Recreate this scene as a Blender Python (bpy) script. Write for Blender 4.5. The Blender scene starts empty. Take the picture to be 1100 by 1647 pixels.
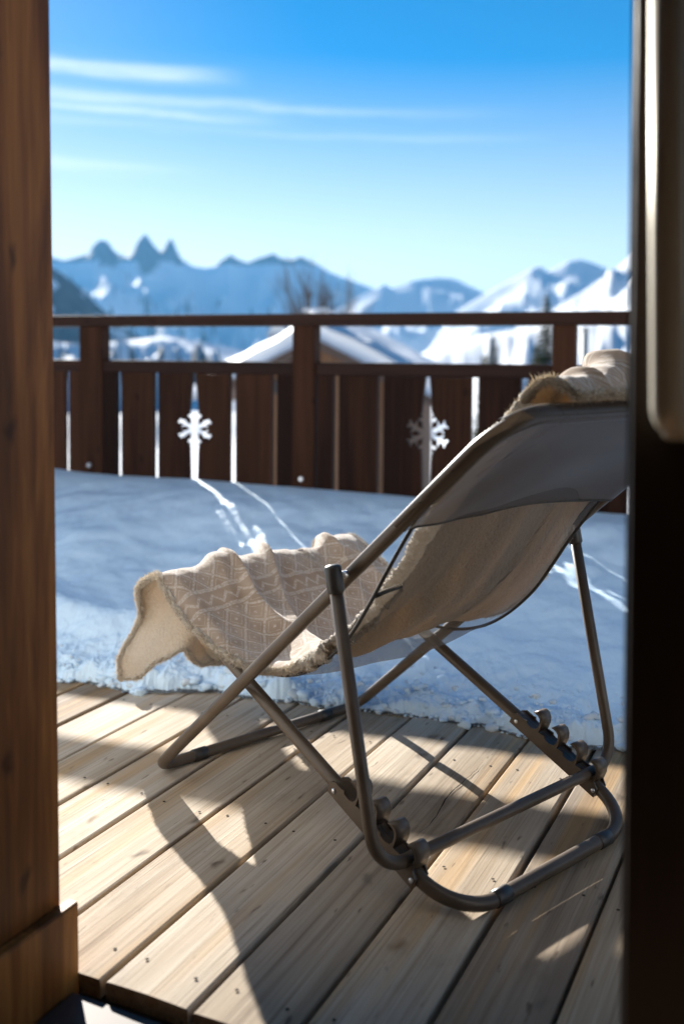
import bpy, bmesh, math, random
import numpy as np
from mathutils import Vector, Matrix
from mathutils.geometry import tessellate_polygon

R = math.radians
random.seed(7)
RNG = np.random.default_rng(11)
sc = bpy.context.scene
COL = sc.collection

# ------------------------------------------------------------------ camera
EYE = 0.90                       # metres above the deck boards
FPX, HOR = 1600.0, 580.0         # focal length and horizon row, in pixels of the 1100 x 1647 photograph
PITCH = math.atan(FPX / 39477.0)
cd = bpy.data.cameras.new('camera')
cam = bpy.data.objects.new('camera', cd); COL.objects.link(cam)
cam.location = (0, 0, EYE)
cam.rotation_euler = (R(90) - PITCH, 0, 0)
cd.sensor_fit = 'VERTICAL'; cd.sensor_height = 36.0; cd.sensor_width = 24.0
cd.lens = FPX / 1647 * 36
cd.shift_y = -(823.5 - (HOR + FPX * math.tan(PITCH))) / 1647
cd.clip_start = 0.02; cd.clip_end = 60000
cd.dof.use_dof = True; cd.dof.focus_distance = 1.95; cd.dof.aperture_fstop = 2.2
cd.dof.aperture_blades = 9
sc.camera = cam

# ------------------------------------------------------------------ sky, sun, exposure
SUN_AZ, SUN_EL = R(-21.1), R(19.8)          # azimuth from +Y, positive to the right
w = bpy.data.worlds.new('World'); sc.world = w; w.use_nodes = True
nt = w.node_tree; nt.nodes.clear()
def N(t, nt_=None, **kw):
    n = (nt_ or nt).nodes.new(t)
    for k, v in kw.items(): setattr(n, k, v)
    return n
wo = N('ShaderNodeOutputWorld'); bg = N('ShaderNodeBackground')
sky = N('ShaderNodeTexSky', sky_type='NISHITA')
sky.sun_disc = False; sky.sun_elevation = SUN_EL; sky.sun_rotation = SUN_AZ
sky.altitude = 0; sky.air_density = 0.75; sky.dust_density = 0.07; sky.ozone_density = 3.0
bg.inputs['Strength'].default_value = 0.05
tc = N('ShaderNodeTexCoord'); sep = N('ShaderNodeSeparateXYZ')
nt.links.new(tc.outputs['Generated'], sep.inputs[0])
def M_(op, a, b=None, c=None, nt_=None):
    t = nt_ or nt
    n = t.nodes.new('ShaderNodeMath'); n.operation = op
    for i, v in enumerate((a, b, c)):
        if v is None: continue
        if isinstance(v, (int, float)): n.inputs[i].default_value = v
        else: t.links.new(v, n.inputs[i])
    return n.outputs[0]
el = M_('ARCSINE', sep.outputs['Z']); az = M_('ARCTAN2', sep.outputs['X'], sep.outputs['Y'])
cmb = N('ShaderNodeCombineXYZ'); nt.links.new(M_('MULTIPLY', az, 6.0), cmb.inputs[0]); nt.links.new(M_('MULTIPLY', el, 70.0), cmb.inputs[1])
nz = N('ShaderNodeTexNoise'); nz.inputs['Scale'].default_value = 1.0; nz.inputs['Detail'].default_value = 9; nz.inputs['Roughness'].default_value = .62; nz.inputs['Distortion'].default_value = .4
nt.links.new(cmb.outputs[0], nz.inputs['Vector'])
wob = M_('MULTIPLY', M_('SUBTRACT', nz.outputs['Fac'], 0.5), 0.022)
elw = M_('ADD', M_('ADD', el, wob), M_('MULTIPLY', az, 0.03))
total = None
for (e0, wd, az1, fade, amp) in ((15.4, .30, -7.5, .05, .48), (13.9, .27, 1.0, .22, .34), (13.25, .18, -6.5, .10, .42), (10.35, .35, -10.5, .08, .24), (12.6, .22, 9, .1, .12)):
    d = M_('DIVIDE', M_('SUBTRACT', elw, R(e0)), R(wd))
    g = M_('POWER', 2.718, M_('MULTIPLY', M_('MULTIPLY', d, d), -1.0))
    win = N('ShaderNodeMapRange'); win.interpolation_type = 'SMOOTHSTEP'
    nt.links.new(az, win.inputs['Value']); win.inputs['From Min'].default_value = R(az1) + fade; win.inputs['From Max'].default_value = R(az1) - fade
    t_ = M_('MULTIPLY', M_('MULTIPLY', g, win.outputs[0]), amp)
    total = t_ if total is None else M_('ADD', total, t_)
mask = M_('MULTIPLY', total, M_('MULTIPLY_ADD', nz.outputs['Fac'], 1.4, 0.25))
hs = N('ShaderNodeHueSaturation'); hs.inputs['Hue'].default_value = 0.493; hs.inputs['Value'].default_value = 0.87
satr = N('ShaderNodeMapRange'); satr.inputs['From Min'].default_value = R(1.0); satr.inputs['From Max'].default_value = R(17.0); satr.inputs['To Min'].default_value = 0.06; satr.inputs['To Max'].default_value = 1.50
nt.links.new(el, satr.inputs['Value']); nt.links.new(satr.outputs[0], hs.inputs['Saturation'])   # clear winter sky: deep blue overhead, pale towards every horizon
nt.links.new(sky.outputs[0], hs.inputs['Color'])
cm = N('ShaderNodeMix', data_type='RGBA'); cm.inputs[7].default_value = (9.3, 9.6, 9.8, 1)
nt.links.new(mask, cm.inputs[0]); nt.links.new(hs.outputs[0], cm.inputs[6])
nt.links.new(cm.outputs[2], bg.inputs['Color']); nt.links.new(bg.outputs[0], wo.inputs['Surface'])

sd = bpy.data.lights.new('sun', 'SUN'); sun = bpy.data.objects.new('sun', sd); COL.objects.link(sun)
sd.energy = 5.0; sd.angle = R(0.5); sd.color = (1.0, 0.96, 0.89)
SUNV = Vector((math.sin(SUN_AZ) * math.cos(SUN_EL), math.cos(SUN_AZ) * math.cos(SUN_EL), math.sin(SUN_EL)))
sun.rotation_euler = SUNV.to_track_quat('Z', 'Y').to_euler()
vs = sc.view_settings
vs.view_transform = 'Standard'; vs.look = 'None'; vs.gamma = 1; vs.use_curve_mapping = False; vs.exposure = 1.62
sc.render.engine = 'CYCLES'
cy = sc.cycles
cy.use_denoising = True
cy.max_bounces = 10; cy.transparent_max_bounces = 16; cy.sample_clamp_indirect = 6.0
cy.volume_bounces = 0; cy.caustics_reflective = False; cy.caustics_refractive = False

# ------------------------------------------------------------------ helpers
def tag(o, label=None, cat=None, group=None, kind=None):
    if label: o['label'] = label
    if cat: o['category'] = cat
    if group: o['group'] = group
    if kind: o['kind'] = kind
    return o
def mesh_obj(name, verts, faces, mat, parent=None, smooth=True, uvs=None, loc=None, rot=None):
    me = bpy.data.meshes.new(name)
    me.from_pydata([tuple(v) for v in verts], [], [tuple(f) for f in faces])
    if mat: me.materials.append(mat)
    if smooth: me.polygons.foreach_set('use_smooth', [True] * len(me.polygons))
    if uvs is not None:
        uv = me.uv_layers.new(name='UVMap'); li = np.zeros(len(me.loops), dtype=np.int32)
        me.loops.foreach_get('vertex_index', li)
        uv.data.foreach_set('uv', np.asarray(uvs, dtype=np.float32)[li].ravel())
    me.update()
    return link(name, me, parent, loc, rot)
def link(name, me, parent=None, loc=None, rot=None):
    o = bpy.data.objects.new(name, me); COL.objects.link(o)
    if parent: o.parent = parent
    if loc is not None: o.location = loc
    if rot is not None: o.rotation_euler = rot
    return o
def empty(name, loc=(0, 0, 0), rz=0.0):
    o = bpy.data.objects.new(name, None); COL.objects.link(o); o.location = loc; o.rotation_euler = (0, 0, rz); o.empty_display_size = .1
    return o
def bm_obj(name, bm, mat, parent=None, smooth=False, loc=None, rot=None):
    bmesh.ops.recalc_face_normals(bm, faces=bm.faces)
    me = bpy.data.meshes.new(name); bm.to_mesh(me); bm.free()
    if mat: me.materials.append(mat)
    if smooth: me.polygons.foreach_set('use_smooth', [True] * len(me.polygons))
    return link(name, me, parent, loc, rot)
def box_bm(x0, x1, y0, y1, z0, z1, bev=0.0, bm=None, seg=1):
    b2 = bmesh.new()
    bmesh.ops.create_cube(b2, size=1)
    for v in b2.verts:
        v.co = Vector((x0 + (v.co.x + .5) * (x1 - x0), y0 + (v.co.y + .5) * (y1 - y0), z0 + (v.co.z + .5) * (z1 - z0)))
    if bev > 0: bmesh.ops.bevel(b2, geom=list(b2.edges), offset=bev, segments=seg, affect='EDGES', profile=.5)
    if bm is None: return b2
    me = bpy.data.meshes.new('t'); b2.to_mesh(me); b2.free(); bm.from_mesh(me); bpy.data.meshes.remove(me)
    return bm
def box(name, x0, x1, y0, y1, z0, z1, mat, parent=None, bev=0.0, seg=1):
    return bm_obj(name, box_bm(x0, x1, y0, y1, z0, z1, bev, seg=seg), mat, parent)
def fillet(pts, rads, closed=False, seg=8):
    """round the corners of a polyline"""
    out = []; n = len(pts)
    for i, p in enumerate(pts):
        p = Vector(p)
        if not closed and i in (0, n - 1): out.append(p); continue
        a = (Vector(pts[i - 1]) - p).normalized(); b = (Vector(pts[(i + 1) % n]) - p).normalized(); r = rads[i]
        ang = a.angle(b); d = r / math.tan(ang / 2)
        c = p + (a + b).normalized() * (r / math.sin(ang / 2))
        s = p + a * d - c; e = p + b * d - c
        tot = s.angle(e); ax = s.cross(e).normalized()
        for k in range(seg + 1): out.append(c + Matrix.Rotation(tot * k / seg, 3, ax) @ s)
    return out
def tube_data(pts, rad, closed=False, n=14, cap=True):
    P = [Vector(p) for p in pts]; m = len(P)
    rr = rad if hasattr(rad, '__len__') else [rad] * m
    T = []
    for i in range(m):
        a = P[i - 1] if (i > 0 or closed) else P[i]; b = P[(i + 1) % m] if (i < m - 1 or closed) else P[i]
        T.append((b - a).normalized())
    nrm = T[0].orthogonal().normalized(); V = []; F = []
    for i in range(m):
        nrm = (nrm - T[i] * nrm.dot(T[i])).normalized(); bn = T[i].cross(nrm)
        for k in range(n):
            t = 2 * math.pi * k / n
            V.append(P[i] + (nrm * math.cos(t) + bn * math.sin(t)) * rr[i])
    cnt = m if closed else m - 1
    off = 0
    if closed:   # twist match
        best = min(range(n), key=lambda o: (V[(m - 1) * n] - V[o]).length); off = best
    for i in range(cnt):
        j = (i + 1) % m; o = off if (closed and j == 0) else 0
        for k in range(n):
            F.append((i * n + k, i * n + (k + 1) % n, j * n + (k + 1 + o) % n, j * n + (k + o) % n))
    if cap and not closed:
        F.append(tuple(range(n - 1, -1, -1))); F.append(tuple((m - 1) * n + k for k in range(n)))
    return V, F
def tube(name, pts, rad, mat, parent=None, closed=False, n=14):
    V, F = tube_data(pts, rad, closed, n)
    return mesh_obj(name, V, F, mat, parent)
def _hash(ix, iy, seed):
    h = (ix.astype(np.int64) * 374761393 + iy.astype(np.int64) * 668265263 + seed * 1442695041) & 0xffffffff
    h = ((h ^ (h >> 13)) * 1274126177) & 0xffffffff
    return ((h ^ (h >> 16)) & 0xffff) / 65535.0
def vnoise(x, y, seed=0):
    x = np.asarray(x, float); y = np.asarray(y, float)
    ix = np.floor(x); iy = np.floor(y); fx = x - ix; fy = y - iy
    fx = fx * fx * fx * (fx * (fx * 6 - 15) + 10); fy = fy * fy * fy * (fy * (fy * 6 - 15) + 10)
    a = _hash(ix, iy, seed); b = _hash(ix + 1, iy, seed); c = _hash(ix, iy + 1, seed); d = _hash(ix + 1, iy + 1, seed)
    return (a + (b - a) * fx) * (1 - fy) + (c + (d - c) * fx) * fy
def fbm(x, y, oct=5, seed=0, ridged=False, gain=.5):
    s = 0; a = 1; t = 0
    for o in range(oct):
        n = vnoise(x * 2 ** o + o * 17.3, y * 2 ** o - o * 9.1, seed + o)
        if ridged: n = 1 - np.abs(2 * n - 1)
        s = s + a * n; t += a; a *= gain
    return s / t
def smooth(a, b, x):
    t = np.clip((x - a) / (b - a), 0, 1); return t * t * (3 - 2 * t)
def grid_faces(nr, nc):
    i = np.arange(nr - 1)[:, None] * nc + np.arange(nc - 1)[None]
    i = i.ravel(); return np.stack([i, i + 1, i + nc + 1, i + nc], 1)

# ------------------------------------------------------------------ materials
def mat(name, col=(.5, .5, .5), rough=.6, metal=0.0, spec=.5, trans=0.0):
    m = bpy.data.materials.new(name); m.use_nodes = True; b = m.node_tree.nodes['Principled BSDF']
    b.inputs['Base Color'].default_value = (*col, 1); b.inputs['Roughness'].default_value = rough
    b.inputs['Metallic'].default_value = metal; b.inputs['Specular IOR Level'].default_value = spec
    return m
def nodes(m):
    t = m.node_tree; return t, t.nodes, t.nodes['Principled BSDF'], t.nodes['Material Output']
def noise(t, vec, scale, detail=4, rough=.55, dist=0.0):
    n = t.nodes.new('ShaderNodeTexNoise'); n.inputs['Scale'].default_value = scale; n.inputs['Detail'].default_value = detail
    n.inputs['Roughness'].default_value = rough; n.inputs['Distortion'].default_value = dist
    if vec is not None: t.links.new(vec, n.inputs['Vector'])
    return n.outputs['Fac']
def ramp(t, fac, stops):
    r = t.nodes.new('ShaderNodeValToRGB'); e = r.color_ramp.elements
    while len(e) < len(stops): e.new(.5)
    for k, (p, c) in enumerate(stops): e[k].position = p; e[k].color = (*c, 1) if len(c) == 3 else c
    t.links.new(fac, r.inputs[0]); return r.outputs['Color']
def mapping(t, vec, scale=(1, 1, 1), loc=None):
    m = t.nodes.new('ShaderNodeMapping'); m.inputs['Scale'].default_value = scale; t.links.new(vec, m.inputs['Vector'])
    if loc is not None: t.links.new(loc, m.inputs['Location'])
    return m.outputs[0]
def mixc(t, fac, a, b, mode='MIX'):
    n = t.nodes.new('ShaderNodeMix'); n.data_type = 'RGBA'; n.blend_type = mode
    for i, v in ((0, fac), (6, a), (7, b)):
        if isinstance(v, (int, float)): n.inputs[i].default_value = v
        elif isinstance(v, tuple): n.inputs[i].default_value = (*v, 1)
        else: t.links.new(v, n.inputs[i])
    return n.outputs[2]
def bump(t, b, h, strength, dist=.01):
    n = t.nodes.new('ShaderNodeBump'); n.inputs['Strength'].default_value = strength; n.inputs['Distance'].default_value = dist
    t.links.new(h, n.inputs['Height']); t.links.new(n.outputs[0], b.inputs['Normal'])
def wood(name, c_lo, c_mid, c_hi, axis='Y', rough=.7, knots=.5, vary=.35, grain=1.0, spec=.3, bstr=.35):
    """sawn wood: grain runs along the object's own axis; every object gets its own piece of the pattern"""
    m = mat(name, rough=rough, spec=spec); t, ns, b, out = nodes(m)
    tcn = ns.new('ShaderNodeTexCoord'); oi = ns.new('ShaderNodeObjectInfo')
    off = ns.new('ShaderNodeVectorMath'); off.operation = 'SCALE'; off.inputs[0].default_value = (37., 53., 29.); t.links.new(oi.outputs['Random'], off.inputs['Scale'])
    ad = ns.new('ShaderNodeVectorMath'); ad.operation = 'ADD'; t.links.new(tcn.outputs['Object'], ad.inputs[0]); t.links.new(off.outputs[0], ad.inputs[1])
    k = {'X': 0, 'Y': 1, 'Z': 2}[axis]
    def st(a, l): s = [a, a, a]; s[k] = l; return tuple(s)
    # knots bend the grain
    vor = ns.new('ShaderNodeTexVoronoi'); vor.inputs['Scale'].default_value = 1.0; vor.inputs['Randomness'].default_value = 1.0
    vor.voronoi_dimensions = '2D'; sx = ns.new('ShaderNodeSeparateXYZ'); t.links.new(ad.outputs[0], sx.inputs[0]); cx = ns.new('ShaderNodeCombineXYZ')
    o3 = [sx.outputs[i] for i in range(3)]; lng = o3.pop(k)
    wb = noise(t, ad.outputs[0], 14, 2)
    t.links.new(M_('MULTIPLY_ADD', M_('ADD', o3[0], o3[1], nt_=t), 8.5, M_('MULTIPLY', wb, .5, nt_=t), nt_=t), cx.inputs[0]); t.links.new(M_('MULTIPLY', lng, 4.2, nt_=t), cx.inputs[1]); t.links.new(cx.outputs[0], vor.inputs['Vector'])
    kd = vor.outputs['Distance']
    kn = ns.new('ShaderNodeMapRange'); kn.inputs['From Min'].default_value = .015; kn.inputs['From Max'].default_value = .115; kn.inputs['To Min'].default_value = 1; kn.inputs['To Max'].default_value = 0
    kn.interpolation_type = 'SMOOTHSTEP'; t.links.new(kd, kn.inputs['Value'])
    vc = ns.new('ShaderNodeSeparateColor'); t.links.new(vor.outputs['Color'], vc.inputs[0])
    pick = M_('LESS_THAN', vc.outputs[0], knots * .55, nt_=t)
    kf = M_('MULTIPLY', kn.outputs[0], pick, nt_=t)
    broad = noise(t, mapping(t, ad.outputs[0], st(9, .8)), 1.0, 3, .6, .6)
    fine = noise(t, mapping(t, ad.outputs[0], st(150 * grain, 3.0)), 1.0, 4, .65, .3)
    streak = noise(t, mapping(t, ad.outputs[0], st(42 * grain, 1.1)), 1.0, 4, .6, .8)
    f = M_('ADD', M_('MULTIPLY', streak, .62, nt_=t), M_('ADD', M_('MULTIPLY', fine, .28, nt_=t), M_('MULTIPLY', broad, .38, nt_=t), nt_=t), nt_=t)
    f = M_('ADD', f, M_('MULTIPLY', M_('SUBTRACT', oi.outputs['Random'], .5, nt_=t), vary, nt_=t), nt_=t)
    col = ramp(t, f, [(.42, c_lo), (.62, c_mid), (.86, c_hi)])
    kf = M_('MULTIPLY', kf, M_('MULTIPLY_ADD', fine, 1.1, .25, nt_=t), nt_=t)
    col = mixc(t, M_('MULTIPLY', kf, .85, nt_=t), col, tuple(v * .35 for v in c_lo))
    t.links.new(col, b.inputs['Base Color'])
    h = M_('ADD', M_('MULTIPLY', fine, .6, nt_=t), M_('MULTIPLY', streak, .8, nt_=t), nt_=t)
    bump(t, b, h, bstr, .004)
    return m, t, b, ad.outputs[0], col

M_DECK, t, b, vv, col = wood('weathered_deck_wood', (.20, .14, .09), (.41, .32, .225), (.58, .49, .385), 'Y', .78, .42, .55, spec=.10)
# grey weathering, warm resin streaks and small dark flecks in the boards themselves
gz = noise(t, mapping(t, vv, (5, .9, 5)), 1.0, 4)
col = mixc(t, M_('MULTIPLY', ramp(t, gz, [(.45, (0, 0, 0)), (.7, (1, 1, 1))]), .55, nt_=t), col, (.37, .32, .265))
wz = noise(t, mapping(t, vv, (11, .45, 11)), 1.0, 3)
col = mixc(t, M_('MULTIPLY', ramp(t, wz, [(.54, (0, 0, 0)), (.70, (1, 1, 1))]), .75, nt_=t), col, (.50, .30, .12))
fz = noise(t, mapping(t, vv, (60, 14, 60)), 1.0, 2)
col = mixc(t, M_('MULTIPLY', ramp(t, fz, [(.68, (0, 0, 0)), (.76, (1, 1, 1))]), .75, nt_=t), col, (.10, .07, .05))
gl = noise(t, mapping(t, vv, (260, 2.2, 260)), 1.0, 5, .7, .4)
col = mixc(t, M_('MULTIPLY', ramp(t, gl, [(.52, (0, 0, 0)), (.66, (1, 1, 1))]), .50, nt_=t), col, (.17, .115, .07))
st_ = noise(t, mapping(t, vv, (7, 2.6, 7)), 1.0, 6, .7)
col = mixc(t, M_('MULTIPLY', ramp(t, st_, [(.58, (0, 0, 0)), (.74, (1, 1, 1))]), .45, nt_=t), col, (.15, .115, .085))
t.links.new(col, b.inputs['Base Color'])
M_DARK, *_ = wood('dark_stained_railing_wood', (.014, .0052, .003), (.036, .0132, .0062), (.066, .026, .0125), 'Z', .7, .55, .45, .7, .12)
M_DARKX, *_ = wood('dark_stained_rail_wood', (.011, .0055, .004), (.024, .010, .0065), (.042, .018, .011), 'X', .65, .3, .25, .7, .15)
M_JAMB, *_ = wood('brown_stained_jamb_wood', (.035, .010, .003), (.25, .085, .018), (.70, .29, .07), 'Z', .5, .9, .2, .30, .22, .25)
M_DOOR, *_ = wood('dark_door_wood', (.012, .007, .005), (.022, .012, .008), (.034, .019, .012), 'Z', .5, .2, .1, .6, .4)
M_SILL = mat('sill_wood', (.08, .05, .035), .6)
M_JOIST = mat('joist_wood', (.035, .022, .014), .85)
M_SCREW = mat('dark_screw', (.028, .022, .018), .8, 0, .1)
M_BOLT = mat('zinc_bolt', (.75, .77, .80), .3, .9)

def frame_mat():
    m = mat('taupe_powder_coat', (.115, .096, .078), .36, .08, .32); t, ns, b, out = nodes(m)
    tcn = ns.new('ShaderNodeTexCoord')
    n1 = noise(t, tcn.outputs['Object'], 900, 2); bump(t, b, n1, .12, .0006)
    n2 = noise(t, tcn.outputs['Object'], 14, 4)
    t.links.new(ramp(t, n2, [(.3, (.085, .062, .043)), (.7, (.125, .095, .070))]), b.inputs['Base Color'])
    return m
M_FRAME = frame_mat()
M_PLASTIC = mat('dark_plastic', (.035, .032, .03), .42)

def sling_mat(name, col, through, trans, glints=False):
    """woven mesh: open holes let light and view through; threads pass a little light"""
    m = bpy.data.materials.new(name); m.use_nodes = True; t = m.node_tree; ns = t.nodes; ns.clear()
    out = ns.new('ShaderNodeOutputMaterial'); uv = ns.new('ShaderNodeUVMap')
    df = ns.new('ShaderNodeBsdfPrincipled'); df.inputs['Roughness'].default_value = .42; df.inputs['Specular IOR Level'].default_value = .45; df.inputs['Sheen Weight'].default_value = .15
    n = noise(t, mapping(t, uv.outputs[0], (900, 240, 1)), 1.0, 2); n2 = noise(t, mapping(t, uv.outputs[0], (240, 900, 1)), 1.0, 2)
    c = ramp(t, M_('ADD', M_('MULTIPLY', n, .5, nt_=t), M_('MULTIPLY', n2, .5, nt_=t), nt_=t), [(.35, tuple(v * .75 for v in col)), (.65, tuple(v * 1.25 for v in col))])
    t.links.new(c, df.inputs['Base Color'])
    bp = ns.new('ShaderNodeBump'); bp.inputs['Strength'].default_value = .35; bp.inputs['Distance'].default_value = .001
    t.links.new(M_('ADD', n, n2, nt_=t), bp.inputs['Height']); t.links.new(bp.outputs[0], df.inputs['Normal'])
    tl = ns.new('ShaderNodeBsdfTranslucent'); tl.inputs['Color'].default_value = (*[min(1, v * 1.6) for v in col], 1)
    tp = ns.new('ShaderNodeBsdfTransparent')
    m1 = ns.new('ShaderNodeMixShader'); m1.inputs[0].default_value = trans
    t.links.new(df.outputs[0], m1.inputs[1]); t.links.new(tl.outputs[0], m1.inputs[2])
    m2 = ns.new('ShaderNodeMixShader'); m2.inputs[0].default_value = through
    if glints:  # more see-through streaks, put in to imitate light glints on the fabric
        spx = ns.new('ShaderNodeSeparateXYZ'); t.links.new(uv.outputs[0], spx.inputs[0])
        ln = M_('ADD', spx.outputs[0], M_('MULTIPLY', spx.outputs[1], .55, nt_=t), nt_=t)
        glint_uv = ns.new('ShaderNodeCombineXYZ'); t.links.new(M_('MULTIPLY', ln, 26., nt_=t), glint_uv.inputs[0]); t.links.new(M_('MULTIPLY', spx.outputs[1], 9., nt_=t), glint_uv.inputs[1])
        sk = ramp(t, noise(t, glint_uv.outputs[0], 1.0, 5, .75), [(.56, (0, 0, 0)), (.66, (1, 1, 1))])
        wdw = ramp(t, M_('MULTIPLY_ADD', ln, 2.0, .72, nt_=t), [(.18, (0, 0, 0)), (.28, (1, 1, 1)), (.42, (1, 1, 1)), (.55, (0, 0, 0))])
        t.links.new(M_('MULTIPLY_ADD', M_('MULTIPLY', sk, wdw, nt_=t), .6, through, nt_=t), m2.inputs[0])
    t.links.new(m1.outputs[0], m2.inputs[1]); t.links.new(tp.outputs[0], m2.inputs[2]); t.links.new(m2.outputs[0], out.inputs['Surface'])
    return m
M_SLING = sling_mat('taupe_mesh_fabric', (.090, .071, .052), .54, .30)
M_SLEEVE = sling_mat('dark_mesh_fabric', (.062, .043, .029), .10, .12, True)
M_SEAM = mat('dark_hem_tape', (.03, .027, .025), .7)

def cloth_mat(name, patterned):
    m = bpy.data.materials.new(name); m.use_nodes = True; t = m.node_tree; ns = t.nodes; ns.clear()
    out = ns.new('ShaderNodeOutputMaterial'); uv = ns.new('ShaderNodeUVMap'); tcn = ns.new('ShaderNodeTexCoord')
    df = ns.new('ShaderNodeBsdfPrincipled'); df.inputs['Roughness'].default_value = .9; df.inputs['Specular IOR Level'].default_value = .15
    df.inputs['Sheen Weight'].default_value = .6; df.inputs['Sheen Roughness'].default_value = .4
    fz = noise(t, tcn.outputs['Object'], 420, 3)
    if patterned:
        sp = ns.new('ShaderNodeSeparateXYZ')
        wv = ns.new('ShaderNodeTexNoise'); wv.inputs['Scale'].default_value = 60; t.links.new(uv.outputs[0], wv.inputs['Vector'])
        av = ns.new('ShaderNodeMixRGB'); av.blend_type = 'ADD'; av.inputs[0].default_value = .0035
        t.links.new(uv.outputs[0], av.inputs[1]); t.links.new(wv.outputs['Color'], av.inputs[2]); t.links.new(av.outputs[0], sp.inputs[0])
        S, V = sp.outputs['X'], sp.outputs['Y']
        def tri(x): return M_('ABSOLUTE', M_('SUBTRACT', M_('FRACT', x, nt_=t), .5, nt_=t), nt_=t)
        a = M_('ADD', M_('MULTIPLY', S, 14., nt_=t), M_('MULTIPLY', V, 21., nt_=t), nt_=t)
        c_ = M_('SUBTRACT', M_('MULTIPLY', S, 14., nt_=t), M_('MULTIPLY', V, 21., nt_=t), nt_=t)
        l1 = M_('GREATER_THAN', tri(a), .435, nt_=t); l2 = M_('GREATER_THAN', tri(c_), .435, nt_=t)
        dots = M_('MULTIPLY', M_('LESS_THAN', tri(a), .07, nt_=t), M_('LESS_THAN', tri(c_), .07, nt_=t), nt_=t)
        inner = M_('MULTIPLY', M_('MAXIMUM', M_('LESS_THAN', M_('ABSOLUTE', M_('SUBTRACT', tri(a), .30, nt_=t), nt_=t), .022, nt_=t), M_('LESS_THAN', M_('ABSOLUTE', M_('SUBTRACT', tri(c_), .30, nt_=t), nt_=t), .022, nt_=t), nt_=t),
                    M_('MULTIPLY', M_('LESS_THAN', tri(a), .33, nt_=t), M_('LESS_THAN', tri(c_), .33, nt_=t), nt_=t), nt_=t)
        lat = M_('MAXIMUM', M_('MAXIMUM', l1, l2, nt_=t), M_('MAXIMUM', dots, M_('MULTIPLY', inner, .7, nt_=t), nt_=t), nt_=t)
        # bands with double lines and a zigzag between runs of diamonds
        bp_ = M_('FRACT', M_('MULTIPLY', S, 3.1, nt_=t), nt_=t)
        inb = M_('LESS_THAN', bp_, .22, nt_=t)
        bl = M_('MAXIMUM', M_('LESS_THAN', M_('ABSOLUTE', M_('SUBTRACT', bp_, .03, nt_=t), nt_=t), .018, nt_=t), M_('LESS_THAN', M_('ABSOLUTE', M_('SUBTRACT', bp_, .20, nt_=t), nt_=t), .018, nt_=t), nt_=t)
        zz = M_('LESS_THAN', M_('ABSOLUTE', M_('SUBTRACT', bp_, M_('MULTIPLY_ADD', tri(M_('MULTIPLY', V, 30., nt_=t)), .14, .075, nt_=t), nt_=t), nt_=t), .016, nt_=t)
        band = M_('MAXIMUM', bl, zz, nt_=t)
        pat = M_('ADD', M_('MULTIPLY', inb, band, nt_=t), M_('MULTIPLY', M_('SUBTRACT', 1., inb, nt_=t), lat, nt_=t), nt_=t)
        wear = noise(t, uv.outputs[0], 180, 3)
        pat = M_('MULTIPLY', pat, ramp(t, wear, [(.35, (.15,) * 3), (.60, (1,) * 3)]), nt_=t)
        base = ramp(t, noise(t, uv.outputs[0], 16, 3), [(.3, (.37, .27, .19)), (.7, (.48, .37, .28))])
        col = mixc(t, M_('MULTIPLY', pat, .62, nt_=t), base, (.78, .70, .60))
        tlc = mixc(t, .35, col, (.85, .50, .18)); mixf = .20
    else:
        col = ramp(t, noise(t, tcn.outputs['Object'], 160, 4), [(.3, (.80, .69, .55)), (.7, (.90, .83, .71))])
        tlc = mixc(t, .65, col, (.78, .50, .17)); mixf = .24
    t.links.new(col, df.inputs['Base Color'])
    bp = ns.new('ShaderNodeBump'); bp.inputs['Strength'].default_value = .5 if patterned else 1.0; bp.inputs['Distance'].default_value = .002 if patterned else .010
    t.links.new(fz if patterned else noise(t, tcn.outputs['Object'], 150, 4, .7), bp.inputs['Height']); t.links.new(bp.outputs[0], df.inputs['Normal'])
    # the pile is thicker in some lengthwise bands than in others
    tlc = mixc(t, 1.0, tlc, ramp(t, noise(t, mapping(t, uv.outputs[0], (1.6, 13, 1)), 1.0, 4, .6, .5), [(.36, (.28,) * 3), (.62, (1,) * 3)]), 'MULTIPLY')
    tl = ns.new('ShaderNodeBsdfTranslucent'); t.links.new(tlc, tl.inputs['Color'])
    mx = ns.new('ShaderNodeMixShader'); mx.inputs[0].default_value = mixf
    t.links.new(df.outputs[0], mx.inputs[1]); t.links.new(tl.outputs[0], mx.inputs[2]); t.links.new(mx.outputs[0], out.inputs['Surface'])
    return m
M_PATTERN = cloth_mat('patterned_fleece', True)
M_SHERPA = cloth_mat('cream_sherpa', False)

def snow_mat(name, fine=True):
    m = mat(name, (.80, .87, .95), .55, spec=.35); t, ns, b, out = nodes(m); tcn = ns.new('ShaderNodeTexCoord')
    o = tcn.outputs['Object']
    if fine:
        h = M_('ADD', noise(t, o, 9, 7, .6), M_('MULTIPLY', noise(t, o, 260, 3, .7), .10, nt_=t), nt_=t)
        bump(t, b, h, .4, .014)
        # coarse wet grains: a few crystals are glossy
        v = ns.new('ShaderNodeTexVoronoi'); v.inputs['Scale'].default_value = 420; t.links.new(o, v.inputs['Vector'])
        cr = ns.new('ShaderNodeSeparateColor'); t.links.new(v.outputs['Color'], cr.inputs[0])
        t.links.new(ramp(t, cr.outputs[0], [(.90, (.65,) * 3), (.93, (.12,) * 3)]), b.inputs['Roughness'])
        dz = noise(t, o, 7, 5, .7)
        t.links.new(ramp(t, dz, [(.3, (.60, .78, .95)), (.7, (.68, .85, .98))]), b.inputs['Base Color'])
        b.inputs['Subsurface Weight'].default_value = .0; b.inputs['Subsurface Radius'].default_value = (.02, .03, .045); b.inputs['Subsurface Scale'].default_value = .6
    return m
M_SNOW = snow_mat('old_wet_snow')
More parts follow.
